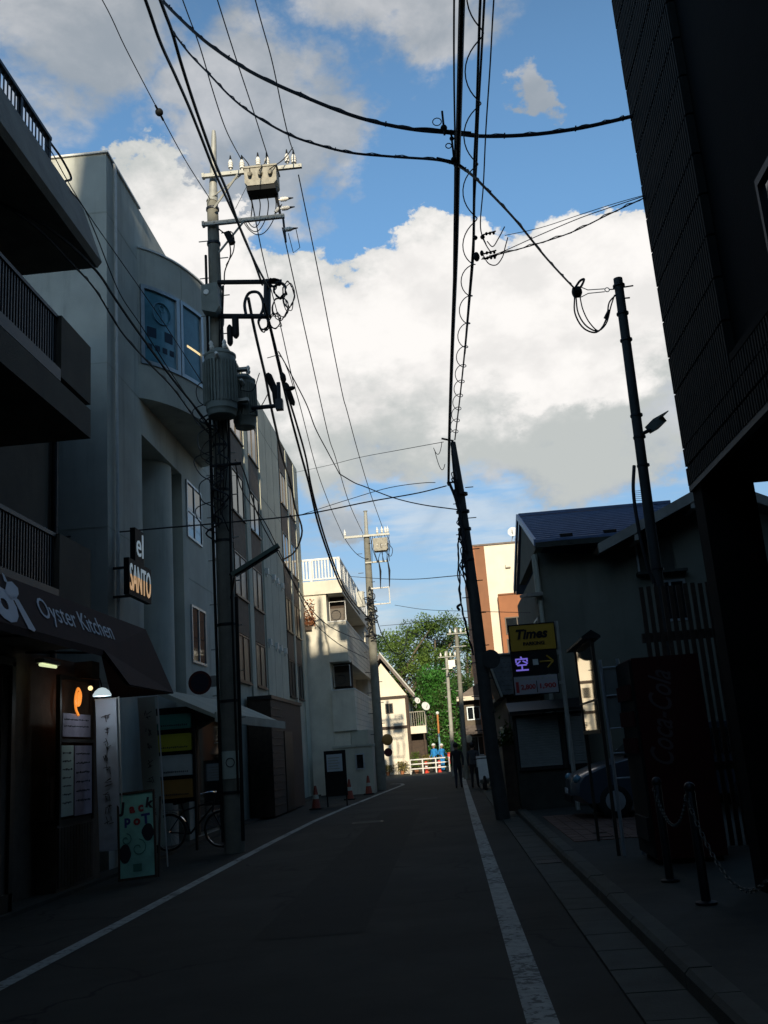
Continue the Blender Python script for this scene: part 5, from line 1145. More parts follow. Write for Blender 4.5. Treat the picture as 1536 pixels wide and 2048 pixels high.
mk('cable_tangle', q, cable_m, P3)
q = MB()
for w_ in range(3):
    pts = []
    for i in range(26):
        k = i / 25; z = 6.1 - k * 2.75; x = .62 - .14 * math.sin(k * 3.1) + .05 * k
        pts.append((x + random.uniform(-.022, .022), 20.3 + random.uniform(-.03, .03), z))
    q.tube(catmull(pts, 3), (.014, .010, .018)[w_], 5)
q.tube(catmull([(.50, 20.3, 4.45), (.42, 20.3, 4.40), (.46, 20.3, 4.32)]), .03, 6); mk('hanging_cable', q, cable_m, P3)
t = root('road_sign', (1.0, 20.3, 3.2), 'round disc of a road sign seen dark on the leaning right pole', 'road sign')
mk('disc', MB().lathe((1.02, 20.33, 3.24), (.2, -1, 0), [(0, .20), (.012, .20)], 24), poled, t); mk('bracket', MB().tube([(.85, 20.45, 3.24), (1.02, 20.36, 3.24)], .02), darkm, t)

P4 = root('steel_pole', (3.24, 14, 0), 'slim dark steel pole with looped cable before the blue roofed house', 'pole')
mk('shaft', MB().tube([(3.22, 14, 0), (3.25, 14, 4.2), (3.31, 14, 8.52)], [.085, .08, .072], 16), poled, P4, smooth=True)
q = MB()
for z in (8.38, 7.9, 7.45, 6.2, 5.85, 5.4, 3.8): q.lathe((3.22 + .09*z/8.5, 14, z), (0, 0, 1), [(0, .095), (.03, .095)], 14)
q.cyl((3.2, 13.95, 8.33), (3.52, 13.95, 8.35), .012, n=6); q.cyl((3.36, 13.95, 8.15), (3.44, 13.95, 8.15), .012, n=6); mk('strap', q, darkm, P4)
q = MB(); q.torus((3.10, 13.92, 8.31), (0, 1, 0), .035, .008, 12, 5); q.tube([(3.06, 13.92, 8.33), (2.80, 13.92, 8.34), (2.68, 13.9, 8.40), (2.62, 13.9, 8.40)], .008, 5); q.tube([(3.06, 13.92, 8.28), (2.80, 13.92, 8.28), (2.68, 13.9, 8.22), (2.58, 13.9, 8.22)], .008, 5); q.tube([(3.13, 13.92, 8.31), (3.26, 13.95, 8.32)], .01, 5); mk('turnbuckle', q, galv, P4)
q = MB(); q.lathe((2.55, 13.9, 8.30), (1, 0, .15), [(0, .04), (.02, .085), (.12, .085), (.15, .04)], 12); mk('drum_clamp', q, blackp, P4)
q = MB(); q.tube(catmull([(2.60, 13.9, 8.38), (2.7, 13.9, 8.50), (2.76, 13.9, 8.52), (2.70, 13.9, 8.40), (2.58, 13.9, 8.30)]), .02, 6)
q.tube(catmull([(2.58, 13.9, 8.25), (2.55, 13.9, 7.95), (2.66, 13.9, 7.68), (2.84, 13.9, 7.60), (3.02, 13.9, 7.80), (3.10, 13.9, 8.08), (3.22, 13.9, 8.2)]), .013, 6)
q.tube(catmull([(2.60, 13.9, 8.25), (2.60, 13.9, 7.95), (2.70, 13.9, 7.72), (2.86, 13.9, 7.62), (3.00, 13.9, 7.72), (3.12, 13.9, 8.02), (3.20, 13.9, 8.2)]), .012, 6)
q.tube(catmull([(2.66, 13.9, 8.25), (2.68, 13.9, 8.0), (2.76, 13.9, 7.76), (2.88, 13.9, 7.62), (3.04, 13.9, 7.85)]), .010, 6)
q.tube([(3.0, 13.9, 7.82), (3.08, 13.9, 7.95)], .026, 6)
q.tube(catmull([(3.12, 13.9, 5.4), (3.05, 13.88, 5.0), (3.05, 13.88, 4.4), (3.10, 13.9, 3.9), (3.16, 13.9, 3.6)]), .026, 6); mk('looped_cable', q, cable_m, P4)
t = root('security_floodlight', (3.5, 14, 6), 'boxy grey floodlight clamped high on the slim steel pole', 'floodlight')
mk('lamp_head', MB().mbox(Matrix.Translation((3.53, 13.9, 6.02)) @ Matrix.Rotation(R(-30), 4, 'Y') @ Matrix.Rotation(R(25), 4, 'Z'), .20, .24, .13), trafo, t)
mk('visor', MB().mbox(Matrix.Translation((3.60, 13.84, 6.10)) @ Matrix.Rotation(R(-30), 4, 'Y') @ Matrix.Rotation(R(25), 4, 'Z'), .16, .26, .015), galv, t); mk('bracket', MB().tube([(3.32, 13.95, 5.9), (3.46, 13.92, 5.95)], .03), darkm, t)
for (x, y, h, r_, lab, m) in ((.08, 50, 6.3, .10, 'slender pale grey pole with insulators left of the dark far house', farpole), (.62, 45, 6.9, .11, 'slender brownish pole just right of the pale grey one', polec)):
    t = root('utility_pole', (x, y, 0), lab, 'utility pole', 'utility poles'); mk('shaft', MB().tube([(x, y, 0), (x + .15, y, h)], [r_*1.15, r_*.8], 12), m, t, smooth=True)
    q = MB(); q.box(x - .45 + .15, x + .5 + .15, y - .15, y - .09, h - .33, h - .28); q.box(x - .3 + .15, x + .4 + .15, y - .15, y - .09, h - .93, h - .89); mk('crossarm', q, farpole, t)
    q = MB()
    for i in range(4): q.lathe((x - .15 + i*.25, y - .12, h - .27), (0, 0, 1), [(0, .03), (.06, .06), (.12, .04), (.2, .02)], 8)
    if y == 50: q.box(x + .2, x + .55, y - .35, y - .1, h - .95, h - .5)
    mk('insulator', q, porc, t)
    q = MB()
    for i in range(12): s = 1 if i % 2 else -1; q.cyl((x + .08, y - .05, 1.8 + i*.36), (x + .08 + s*.2, y - .05, 1.8 + i*.36), .012, n=5)
    mk('step_bolt', q, galv, t, kind='stuff')

# ------------------------------------------------------------------ overhead cables (each hangs between real supports)
CDEF = {
 'hv1': ('power_line', .011, 'left of the three high power lines meeting the crossarm insulators', 'power lines from behind the viewer'),
 'hv2': ('power_line', .011, 'middle of the three high power lines meeting the crossarm insulators', 'power lines from behind the viewer'),
 'hv3': ('power_line', .011, 'right of the three high power lines meeting the crossarm insulators', 'power lines from behind the viewer'),
 'hv4': ('power_line', .012, 'rightmost power line running from the crossarm to the far pole', 'power lines between the left poles'),
 'hv5': ('power_line', .012, 'middle power line running from the side bracket to the far pole', 'power lines between the left poles'),
 'hv6': ('power_line', .012, 'leftmost power line running from the crossarm to the far pole', 'power lines between the left poles'),
 'tel1': ('telephone_cable', .022, 'left thick black cable coming overhead to the square cable bracket', 'thick overhead cables'),
 'tel2': ('telephone_cable', .022, 'right thick black cable coming overhead to the square cable bracket', 'thick overhead cables'),
 'tel3': ('telephone_cable', .032, 'thick black cable from the cable bracket curling onto the grey block corner', 'thick overhead cables'),
 'tel4': ('telephone_cable', .028, 'thick black cable from the cable bracket down to the far pole', 'thick overhead cables'),
 'tel5': ('telephone_cable', .024, 'second thick cable twisted beside the one to the far pole', 'thick overhead cables'),
 'drop1': ('drop_cable', .013, 'thin cable dropping from the cable bracket to the mid air tie', 'thin service cables'),
 'drop2': ('drop_cable', .014, 'cable crossing the street from the mid air tie to the right pole', 'thin service cables'),
 'cross1': ('crossing_cable', .021, 'thickest black cable sagging right across the street to the ribbed wall', 'cables crossing the street'),
 'cross2': ('crossing_cable', .013, 'cable crossing the street below the thickest one to the hanging clamp', 'cables crossing the street'),
 'cross3': ('crossing_cable', .016, 'bundled cable slanting down from the hanging clamp to the slim steel pole', 'cables crossing the street'),
 'trunk': ('trunk_cable', .028, 'thick straight cable running overhead along the right of the street', 'cables to the right pole'),
 'thin1': ('messenger_wire', .010, 'thin straight wire just left of the thick right trunk cable', 'cables to the right pole'),
 'bundle': ('wrapped_cable', .014, 'cable carrying the hanging spiral loops along the right of the street', 'cables to the right pole'),
 'bundle2': ('wrapped_cable', .012, 'second cable twisted beside the looped one on the right', 'cables to the right pole'),
 'thin2': ('messenger_wire', .008, 'rightmost thin wire running down to the service clamps', 'cables to the right pole'),
 'sd1': ('service_wire', .007, 'wavy lowest service wire running to the ribbed dark wall', 'service wires to the dark tower'),
 'sd2': ('service_wire', .005, 'middle service wire running to the ribbed dark wall', 'service wires to the dark tower'),
 'sd3': ('service_wire', .004, 'faint top service wire running to the ribbed dark wall', 'service wires to the dark tower'),
 'span1': ('span_wire', .008, 'faint wire from the grey block roof to the top of the right pole', 'wires spanning the street'),
 'span2': ('span_wire', .014, 'cable spanning from the SANTO sign to the bracket of the right pole', 'wires spanning the street'),
 'span3': ('span_wire', .009, 'thin wire just above the cable from the SANTO sign to the right pole', 'wires spanning the street'),
 'span4': ('span_wire', .011, 'nearly level wire spanning over the roof railing to the right pole', 'wires spanning the street'),
 'span5': ('span_wire', .009, 'nearly level wire spanning above the trees to the brown building', 'wires spanning the street'),
 'span6': ('span_wire', .009, 'lowest wire spanning just over the tree tops to the right pole', 'wires spanning the street'),
 'guy': ('guy_wire', .010, 'thin guy wire with a small round ball high on the left', None),
 'serv1': ('service_cable', .020, 'upper thick service cable slanting past the white building to the crossarm pole', 'service cables past the white building'),
 'serv2': ('service_cable', .014, 'lower lashed service cable slanting past the white building', 'service cables past the white building'),
 'serv3': ('service_cable', .009, 'thin service cable starting at the brown roof corner', 'service cables past the white building'),
 'serv4': ('service_cable', .008, 'thinnest service cable starting at the roof railing hook', 'service cables past the white building'),
 'low1': ('low_cable', .014, 'low cable sagging in front of the grey block to the far pole', 'low cables before the grey block'),
 'low2': ('low_cable', .012, 'lowest cable sagging in front of the grey block to the far pole', 'low cables before the grey block'),
 'hang': ('hanging_cable', .022, 'slack cable loop hanging right of the far pole before the trees', 'slack cables before the trees'),
 'hang2': ('hanging_cable', .018, 'pale cable running from the slack loop to the brownish far pole', 'slack cables before the trees'),
}
random.seed(4)
for k_, pts in CABLES.items():
    if k_ not in CDEF: continue
    nm, r_, lab, grp = CDEF[k_]
    pp = catmull(pts, 6)
    o = mk(nm, MB().tube(pp, r_, 6), cable_m, None, smooth=True, label=lab, cat='cable', group=grp)
    if k_ in ('cross1', 'cross2', 'cross3', 'tel4', 'serv2', 'sd1'):     # lashing wire and ties
        q = MB(); q2 = []
        for i, p in enumerate(pp): q2.append(p + Vector((.012*math.cos(i*1.7), 0, r_*1.0 + .014*math.sin(i*1.7))))
        q.tube(q2, .0055, 4)
        for p in pp[3::9]: q.tube([p + Vector((0, 0, -r_*1.4)), p + Vector((.012, 0, r_*1.8))], r_*.42, 5)
        mk('lashing_wire', q, cable_m, o)
# spiral hanger loops round the right hand bundle
bp_ = catmull(CABLES['bundle'], 10); L_ = [0]
for i in range(1, len(bp_)): L_.append(L_[-1] + (bp_[i] - bp_[i-1]).length)
q = MB(); pts = []; s = 18.6 if L_[-1] > 45 else 0; tot = L_[-1]; s = tot - 26; ph = 0
def along(s):
    for i in range(1, len(bp_)):
        if L_[i] >= s: k = (s - L_[i-1]) / max(1e-6, L_[i] - L_[i-1]); return bp_[i-1].lerp(bp_[i], k)
    return bp_[-1]
while s < tot - .3:
    c_ = along(s); a_ = ph; pts.append(c_ + Vector((-.05 + .085 * math.cos(a_), 0, -.055 + .085 * math.sin(a_)))); s += .055; ph += .40
q.tube(pts, .0075, 5); t = mk('spiral_hanger', q, cable_m, None, label='long spiral of hanging wire loops along the right overhead cables', cat='cable hanger', kind=None)
t = root('guy_ball', (-4.33, 15.04, 13.31), 'small dark round ball on the thin guy wire high on the left', 'cable marker'); mk('ball', MB().ball((-4.33, 15.04, 13.31), .075), blackp, t, smooth=True); mk('clip', MB().cyl((-4.36, 14.9, 13.36), (-4.30, 15.2, 13.25), .02), darkm, t)
t = root('cable_clamp', (.60, 8.6, 7.4), 'clamps and rings where the crossing cables meet the straight trunk cable', 'cable clamp')
q = MB(); q.tube([(.57, 8.6, 7.62), (.57, 8.6, 7.26)], .012, 6); q.torus((.53, 8.6, 7.50), (0, 1, 0), .03, .006, 10, 5); q.ball((.57, 8.6, 7.33), .035, 8, 6); q.ball((.57, 8.6, 7.58), .025, 8, 6); q.tube(catmull([(.40, 8.64, 7.40), (.48, 8.6, 7.34), (.58, 8.6, 7.30), (.68, 8.7, 7.28)]), .012, 5); mk('lower_clamp', q, blackp, t)
q = MB(); q.tube([(.55, 9.46, 8.55), (.55, 9.46, 8.24)], .014, 6); q.torus((.48, 9.46, 8.42), (0, 1, 0), .05, .006, 12, 5); q.ball((.55, 9.46, 8.33), .04, 8, 6); q.tube(catmull([(.15, 9.56, 8.44), (.35, 9.5, 8.38), (.55, 9.46, 8.30), (.85, 9.44, 8.22)]), .012, 5); mk('upper_clamp', q, blackp, t)
t = root('service_clamps', (.9, 10.7, 7.4), 'small insulators and jumper loops where the service wires leave the looped cable', 'insulators')
q = MB()
for (x, z) in ((1.02, 7.62), (1.0, 7.36), (1.0, 7.29)):
    q.tube([(x - .06, 10.65, z), (x + .10, 10.6, z + .005)], .010, 5)
    for i in range(3): q.lathe((x - .03 + i*.045, 10.63, z), (1, 0, 0), [(0, .012), (.01, .022), (.02, .022), (.03, .012)], 8)
q.ball((.87, 10.7, 7.62), .03, 8, 6); q.ball((.96, 10.7, 7.62), .03, 8, 6); q.ball((.86, 10.7, 7.36), .04, 8, 6, (1, 1, 1.6)); q.ball((.93, 10.7, 7.40), .025, 8, 6, (1, 1, 1.6)); mk('insulator_set', q, blackp, t)
q = MB(); q.tube(catmull([(.96, 10.7, 7.6), (1.0, 10.65, 7.45), (1.04, 10.6, 7.33)]), .007, 5); q.tube(catmull([(1.0, 10.6, 7.5), (1.06, 10.6, 7.42), (1.14, 10.55, 7.5), (1.22, 10.47, 7.60)]), .007, 5); q.tube(catmull([(.94, 10.7, 7.38), (1.0, 10.65, 7.22), (1.08, 10.6, 7.17), (1.16, 10.55, 7.24), (1.2, 10.5, 7.34), (1.24, 10.45, 7.44)]), .007, 5); mk('jumper_wire', q, cable_m, t)

# ------------------------------------------------------------------ right side: dark ribbed tower on its corner pier
T = root('ribbed_tower', (5, 0, 0), 'tall black ribbed tile building raised on a corner pier at the right', 'building')
m_ = MB(); m_.box(2.66, 12, -20, 9.30, 3.84, 15.5); mk('core_wall', m_, tilew2, T)
m_ = MB(); m_.box(12.01, 32, -24, 21, .1, 23); mk('sky_light_blocker', m_, tilew2, T)  # unseen mass added to hold sky light off the street
m_ = MB(); m_.box(2.62, 3.12, 9.0, 9.30, .1, 3.839); mk('pier', m_, tilew2, T)
m_ = MB(); m_.box(5.6, 12, -20, 6.5, .1, 3.839); mk('ground_wall', m_, tilew2, T)
# ribbed tile panels: upper pier strip 7.5..9.3, lower band all along; alike panels share one mesh
def ribs(y0, y1, z0, z1):
    q = MB(); q.box(2.60, 2.655, y0, y1, z0, z1); n = int((y1 - y0) / .058)
    for i in range(n): y = y0 + (i + .5) * (y1 - y0) / n; q.box(2.583, 2.60, y - .015, y + .015, z0, z1)
    return q
pan = mk('panel', ribs(7.53, 9.30, 4.435, 4.815), tilew, T)
for i in range(1, 27): copyo(pan, T, (random.uniform(-.003, .003), 0, i * .4))
low = mk('panel', ribs(7.53, 9.30, 3.86, 4.035), tilew, T); copyo(low, T, (0, 0, .2)).location.z += 0
lowb = mk('panel', ribs(7.53, 9.30, 4.25, 4.43), tilew, T)
for j in range(1, 8): copyo(low, T, (0, -1.785 * j, 0)); copyo(lowb, T, (0, -1.785 * j, 0)); copyo(low, T, (0, -1.785 * j, .2))
m_ = MB(); m_.box(2.60, 2.66, 7.1, 7.5, 4.435, 4.50); m_.box(2.58, 2.66, -6, 7.5, 4.436, 4.50); mk('sill', m_, tilew2, T)
for j in range(6):
    y1_ = 6.42 - j * 2.3
    w = MB(); w.box(2.61, 2.659, y1_ - 1.95, y1_, 4.58, 4.62); w.box(2.61, 2.659, y1_ - 1.95, y1_, 5.36, 5.42); w.box(2.61, 2.659, y1_ - .04, y1_, 4.62, 5.36); w.box(2.61, 2.659, y1_ - 1.95, y1_ - 1.91, 4.62, 5.36)
    wf = mk('window', w, darkm, T); mk('pane', MB().box(2.64, 2.658, y1_ - 1.91, y1_ - .04, 4.62, 5.36), glass_d, wf)
m_ = MB(); m_.box(2.59, 2.66, -20, 9.3, 3.80, 3.858); mk('edge_trim', m_, darkm, T)

# ------------------------------------------------------------------ blue roofed house
H = root('blue_roofed_house', (6, 24, 0), 'grey rendered house with blue metal roof and a gable in shade', 'house')
m_ = MB(); m_.prism([(2.42, 0), (9.0, 0), (9.0, 5.56), (6.54, 6.79), (3.9, 5.58), (2.42, 5.75)], 'y', 22.0, 22.2)
m_.prism([(2.42, 0), (9.0, 0), (9.0, 5.5), (2.42, 5.5)], 'y', 22.2, 29)
m_.prism([(22.2, 5.88), (27.5, 5.88), (24.9, 7.1)], 'x', 2.42, 2.6)
mk('wall', m_, greyh, H)
def vx(z): return 3.80 + (z - 5.72) / .457
rf_ = MB(); rf_.add([(2.38,21.45,5.76),(3.9,21.45,5.76),(6.5,24.98,7.18),(2.38,24.98,7.18),(2.38,21.45,5.875),(3.9,21.45,5.875),(6.5,24.98,7.295),(2.38,24.98,7.295)], [(0,1,2,3),(7,6,5,4),(0,4,5,1),(1,5,6,2),(2,6,7,3),(3,7,4,0)])
rf_.prism([(24.99, 7.295), (28.5, 5.88), (28.5, 5.76), (24.99, 7.18)], 'x', 2.38, 6.4); rf = mk('roof', rf_, blue_roof, H)
N_ = 15; y0_, z0_ = 21.44, 5.885; dy_ = (24.98 - 21.45) / N_; dz_ = (7.30 - 5.88) / N_
for i in range(N_):
    ya, za = y0_ + dy_ * i, z0_ + dz_ * i; q = MB(); q.prism([(ya, za), (ya + dy_ + .03, za + dz_ + .012), (ya + dy_ + .03, za + dz_ + .018), (ya + .03, za + .075), (ya, za + .065)], 'x', 2.37, min(vx(za) + .15, 6.6)); mk('roof_panel', q, blue_roof, H)
m_ = MB(); m_.prism([(21.40, 5.80), (24.98, 7.26), (28.5, 5.80), (28.5, 5.95), (24.98, 7.41), (21.40, 5.95)], 'x', 2.31, 2.369); m_.box(2.37, 6.4, 24.9, 25.06, 7.33, 7.41); mk('ridge_and_verge', m_, blue_roof, rf)
m_ = MB(); m_.box(2.34, 4.1, 21.34, 21.44, 5.74, 5.86); mk('gutter', m_, concd, rf)
for x in (2.95, 3.95):
    q = MB(); q.box(x, x + .28, 21.55, 21.62, 5.98, 6.06); q.box(x, x + .28, 21.7, 21.72, 5.98, 6.09); mk('snow_guard', q, blackp, rf)
m_ = MB(); m_.prism([(3.78, 5.54), (6.54, 6.80), (9.2, 5.48), (9.2, 5.66), (6.54, 6.98), (3.78, 5.72)], 'y', 21.3, 29); rf2 = mk('gable_roof', m_, tile_r, H)
m_ = MB(); m_.prism([(3.72, 5.47), (6.54, 6.72), (9.25, 5.40), (9.25, 5.62), (6.54, 6.965), (3.72, 5.69)], 'y', 21.22, 21.298); mk('bargeboard', m_, fascia, rf2)
m_ = MB()
for x, z in ((4.55, 5.86), (5.9, 6.48)): m_.box(x, x + .14, 21.24, 21.99, z - .16, z - .02)
mk('rafter_end', m_, fascia, rf2)
m_ = MB(); m_.box(2.30, 2.42, 21.95, 22.2, 4.6, 5.7); m_.tube([(2.36, 21.9, 5.7), (2.36, 21.9, .1)], .05, 8); mk('drainpipe', m_, greyl, H)
q = MB(); q.fb('-y', 22.0, 4.70, 5.50, 5.07, 5.88, .001, .10); q.fb('-y', 22.0, 4.62, 5.75, 5.0, 5.06, .001, .25); w = mk('shutter_box', q, concd, H)
q = MB(); q.fb('-y', 21.9, 4.66, 4.70, 5.07, 5.85, .0, .04); mk('bright_edge', q, alum, w)
window(H, '-y', 22.0, 5.0, 5.7, 3.9, 4.85, 1); window(H, '-x', 2.42, 23.2, 24.6, 3.2, 4.4, 1)
m_ = MB(); m_.prism([(21.7, 4.70), (23.6, 4.95), (23.6, 5.02), (21.7, 4.78)], 'x', 2.05, 2.42); mk('side_hood', m_, fascia, H)
t = root('tv_antenna', (5.55, 24.5, 6.9), 'thin television antenna standing on the gable roof', 'antenna')
q = MB(); q.tube([(5.62, 24.5, 6.75), (5.62, 24.5, 7.75)], .015, 5)
for i in range(6): q.tube([(5.35, 24.35 + i*.04, 7.35 + i*.06), (5.8, 24.5, 7.35 + i*.06)], .007, 4)
mk('mast', q, galv, t)

# parking sign, tiled porch, shutters
S = root('parking_sign', (1.9, 20, 0), 'yellow Times PARKING sign over a price board on a grey post', 'sign')
m_ = MB(); m_.box(1.44, 2.37, 20.0, 20.14, 3.33, 3.86); mk('yellow_panel', m_, yels, S)
m_ = MB(); m_.box(1.42, 2.37, 20.02, 20.14, 2.82, 3.325); m_.box(1.42, 1.44, 19.99, 20.15, 3.325, 3.88); m_.box(2.37, 2.39, 19.99, 20.15, 3.325, 3.88); m_.box(1.44, 2.37, 19.99, 20.15, 3.86, 3.88); mk('dark_panel', m_, blackp, S)
m_ = MB(); m_.box(1.42, 2.33, 20.0, 20.12, 2.44, 2.80); mk('price_panel', m_, mat('price_white', (.40, .38, .40), .6, .05, 3, 0, 60, dirt=.1), S)
m_ = MB(); m_.box(1.41, 1.43, 19.99, 20.13, 2.42, 2.82); m_.box(2.32, 2.34, 19.99, 20.13, 2.42, 2.82); m_.box(1.88, 1.895, 19.99, 19.999, 2.46, 2.70); m_.box(1.43, 2.32, 19.99, 19.999, 2.42, 2.44); mk('price_frame', m_, blackp, S)
m_ = MB(); m_.cyl((2.44, 20.1, 0), (2.44, 20.1, 3.9), .045, n=12); m_.box(2.30, 2.42, 20.05, 20.11, 3.2, 3.3); m_.box(2.34, 2.42, 20.05, 20.11, 2.6, 2.66); mk('post', m_, galv, S)
text('lettering', 'Times', .3, face_M('-y', (1.57, 19.994, 3.565)), blackp, S, shear=.25, fit=(.66, .21), offset=.012)
text('lettering', 'PARKING', .1, face_M('-y', (1.70, 19.994, 3.43)), blackp, S, fit=(.44, .075), offset=.004)
text('led_character', '空', .3, face_M('-y', (1.50, 20.012, 2.92)), glow_violet, S, fit=(.26, .30), offset=.004)
q = MB()
for (a_, b_) in (((2.00, 3.08), (2.27, 3.08)), ((2.15, 3.20), (2.28, 3.08)), ((2.28, 3.08), (2.15, 2.95))):
    q.tube([(a_[0], 20.012, a_[1]), (b_[0], 20.012, b_[1])], .018, 6)
mk('arrow', q, yels, S)
q = MB(); q.box(1.86, 1.97, 20.008, 20.019, 3.02, 3.14); mk('bay_symbol', q, wht, S)
text('lettering', '2,800', .13, face_M('-y', (1.56, 19.994, 2.52)), redink, S, fit=(.30, .12), offset=.004)
text('lettering', '1,900', .13, face_M('-y', (1.95, 19.994, 2.52)), redink, S, fit=(.33, .12), offset=.004)
q = MB(); q.box(1.46, 1.52, 19.994, 19.999, 2.48, 2.70)
mk('red_block', q, redink, S)
q = MB()
for i in range(10): q.box(1.48 + i*.085, 1.53 + i*.085, 19.994, 19.999, 2.725, 2.765)
mk('printed_characters', q, greyr, S)
t = root('tiled_porch_roof', (1.6, 24, 2.7), 'small steep roof of grey wavy tiles behind the parking sign', 'roof')
m_ = MB(); m_.prism([(1.34, 2.60), (2.35, 2.60), (2.35, 3.62), (1.10, 3.62), (1.04, 3.55)], 'y', 24.05, 26.5); m_.box(1.5, 2.35, 24.2, 26.4, 0, 2.6); mk('porch_body', m_, timber, t)
tl = None
for j in range(9):
    for i in range(9):
        z = 2.64 + j * .112; x = 1.36 + i * .108 - j * .03
        if tl is None:
            q = MB()
            pr_ = [(x + .108 * k/6, z + .018 * math.sin(k/6 * math.pi)) for k in range(7)]; q.prism(pr_ + [(x + .108, z + .115), (x, z + .115)], 'y', 23.96, 24.03); tl = mk('tile', q, tile_r, t); b0 = (x, z)
        else: copyo(tl, t, (x - b0[0], .01 * j, z - b0[1]))
q = MB(); q.tube([(1.10, 23.99, 3.64), (1.38, 23.93, 2.60)], .03, 6); q.tube([(1.10, 23.99, 3.64), (2.35, 23.99, 3.64)], .03, 6); mk('ridge_tile', q, galv, t)
t = root('shuttered_shed', (2, 21, 0), 'low shed with grey slatted shutters under the parking sign', 'shed')
m_ = MB(); m_.box(1.38, 2.44, 21.05, 22.0 - .3, .1, 2.06); m_.box(2.44, 2.95, 21.05, 21.7, .1, 2.06); mk('shed_wall', m_, concd, t)
m_ = MB(); m_.prism([(20.85, 2.08), (21.75, 2.30), (21.75, 2.36), (20.85, 2.14)], 'x', 1.32, 3.0); mk('shed_roof', m_, darkm, t)
s1 = None
for (xa, xb) in ((1.46, 2.34), (2.48, 2.88)):
    f1 = None
    for i in range(20):
        z = .97 + i * .052
        if f1 is None: f1 = mk('slat', MB().prism([(21.04, z), (21.0, z + .006), (21.015, z + .046), (21.04, z + .05)], 'x', xa, xb), shut_m, t)
        else: copyo(f1, t, (0, 0, i * .052))
    q = MB(); q.box(xa - .04, xa, 21.0, 21.049, .9, 2.04); q.box(xb, xb + .04, 21.0, 21.049, .9, 2.04); q.box(xa, xb, 20.99, 21.049, .9, .965); mk('shutter_frame', q, darkm, t)
t = root('planter', (1.2, 21.5, 0), 'small brown planter and clutter at the foot of the leaning right pole', 'planter')
m_ = MB(); m_.box(1.12, 1.36, 21.2, 21.6, .1, 1.45); mk('box', m_, timber, t)
q = MB(); random.seed(77)
for i in range(260):
    p = Vector((1.24 + random.gauss(0, .09), 21.35 + random.gauss(0, .1), 1.45 + abs(random.gauss(0, .2)))); a_ = Vector((random.gauss(0,1), random.gauss(0,1), random.gauss(.3,1))).normalized(); b_ = a_.cross(Vector((.3,.5,.8))).normalized(); q.add([p, p + b_*.03, p + a_*.09, p - b_*.03], [(0,1,2,3)])
mk('foliage', q, leafd, t, kind='stuff')

# cream and terracotta building
Gd = root('cream_building', (4, 50, 0), 'sunlit cream building with terracotta corner strip and lower wing', 'building')
m_ = MB(); m_.box(1.80, 9, 45, 58, 0, 10.7); mk('wall', m_, cream, Gd)
m_ = MB(); m_.fb('-y', 45, 1.79, 2.00, 0, 10.701, .001, .05); m_.fb('-x', 1.80, 44.95, 58, 0, 10.701, .001, .04); mk('corner_strip', m_, terra, Gd)
m_ = MB(); m_.fb('-y', 45, 2.001, 2.46, 0, 10.701, .001, .03); mk('brown_strip', m_, terra2, Gd)
m_ = MB(); m_.box(2.86, 7, 44.4, 44.999, 0, 8.15); mk('lower_wing', m_, terra, Gd)
m_ = MB(); m_.box(1.76, 9, 44.93, 58, 10.702, 10.78); mk('coping', m_, brown_roof, Gd)
m_ = MB(); m_.fb('-y', 44.4, 2.86, 7, 8.151, 8.22, -.3, .05); mk('wing_coping', m_, terra2, Gd)
w = window(Gd, '-y', 44.4, 3.05, 4.75, 6.3, 7.1, 2, fm=bronze_f); window(Gd, '-y', 44.4, 3.05, 4.75, 4.3, 6.1, 2, fm=bronze_f)
q = MB(); q.fb('-y', 45, 3.38, 3.62, 9.52, 9.57, .001, .12); q.fb('-y', 45, 3.38, 3.40, 9.57, 9.66, .001, .10); mk('wall_vent', q, rust, Gd)
q = MB(); q.tube([(3.98, 44.9, 10.9), (3.98, 44.9, 9.1), (4.05, 44.9, 8.2)], .02, 5); mk('conduit', q, rust, Gd)
dish((3.90, 44.8, 11.2), (-.2, -1, .25), .24, 'white satellite dish on the roof edge of the cream building')
# dark far house on the right
Hf = root('far_house', (2.5, 52, 0), 'dark far house with brown tiled roof left of the cream building', 'house')
m_ = MB(); m_.box(.85, 6, 52, 58, 0, 4.0); mk('wall', m_, taupe, Hf)
m_ = MB(); m_.prism([(.6, 3.95), (3.4, 5.6), (6.2, 3.95), (6.2, 3.8), (.6, 3.8)], 'y', 51.4, 58.5); mk('roof', m_, brown_roof, Hf)
m_ = MB(); m_.box(.55, 6.2, 51.35, 51.4, 3.76, 3.98); mk('eave_board', m_, cream, Hf)
m_ = MB(); m_.prism([(51.2, 2.0), (52, 2.4), (52, 2.48), (51.2, 2.08)], 'x', .7, 3); mk('lower_canopy', m_, brown_roof, Hf)
window(Hf, '-y', 52, 1.05, 1.75, 2.75, 3.45, 1); window(Hf, '-y', 52, 1.1, 1.9, .9, 1.9, 1)
t = root('round_sign', (.95, 51, 2), 'small round sign on the front of the dark far house', 'sign'); mk('disc', MB().lathe((.98, 51.1, 1.8), (0, -1, 0), [(0, .2), (.03, .2)], 18), greyl, t); mk('bracket', MB().tube([(.98, 51.1, 1.8), (.98, 51.99, 1.8)], .02), darkm, t)
t = root('side_house', (1.9, 33, 0), 'dark narrow wall with hanging lamps behind the leaning right pole', 'building')
m_ = MB(); m_.box(1.75, 5, 30, 44.3, 0, 2.9); mk('wall', m_, taupe, t); m_ = MB(); m_.prism([(1.5, 2.85), (3.3, 3.5), (5.1, 2.85), (5.1, 2.75), (1.5, 2.75)], 'y', 29.6, 44.35); mk('roof', m_, tile_r, t)
window(t, '-x', 1.75, 31, 33, .9, 2.0, 1); window(t, '-x', 1.75, 36, 38, .9, 2.0, 1)
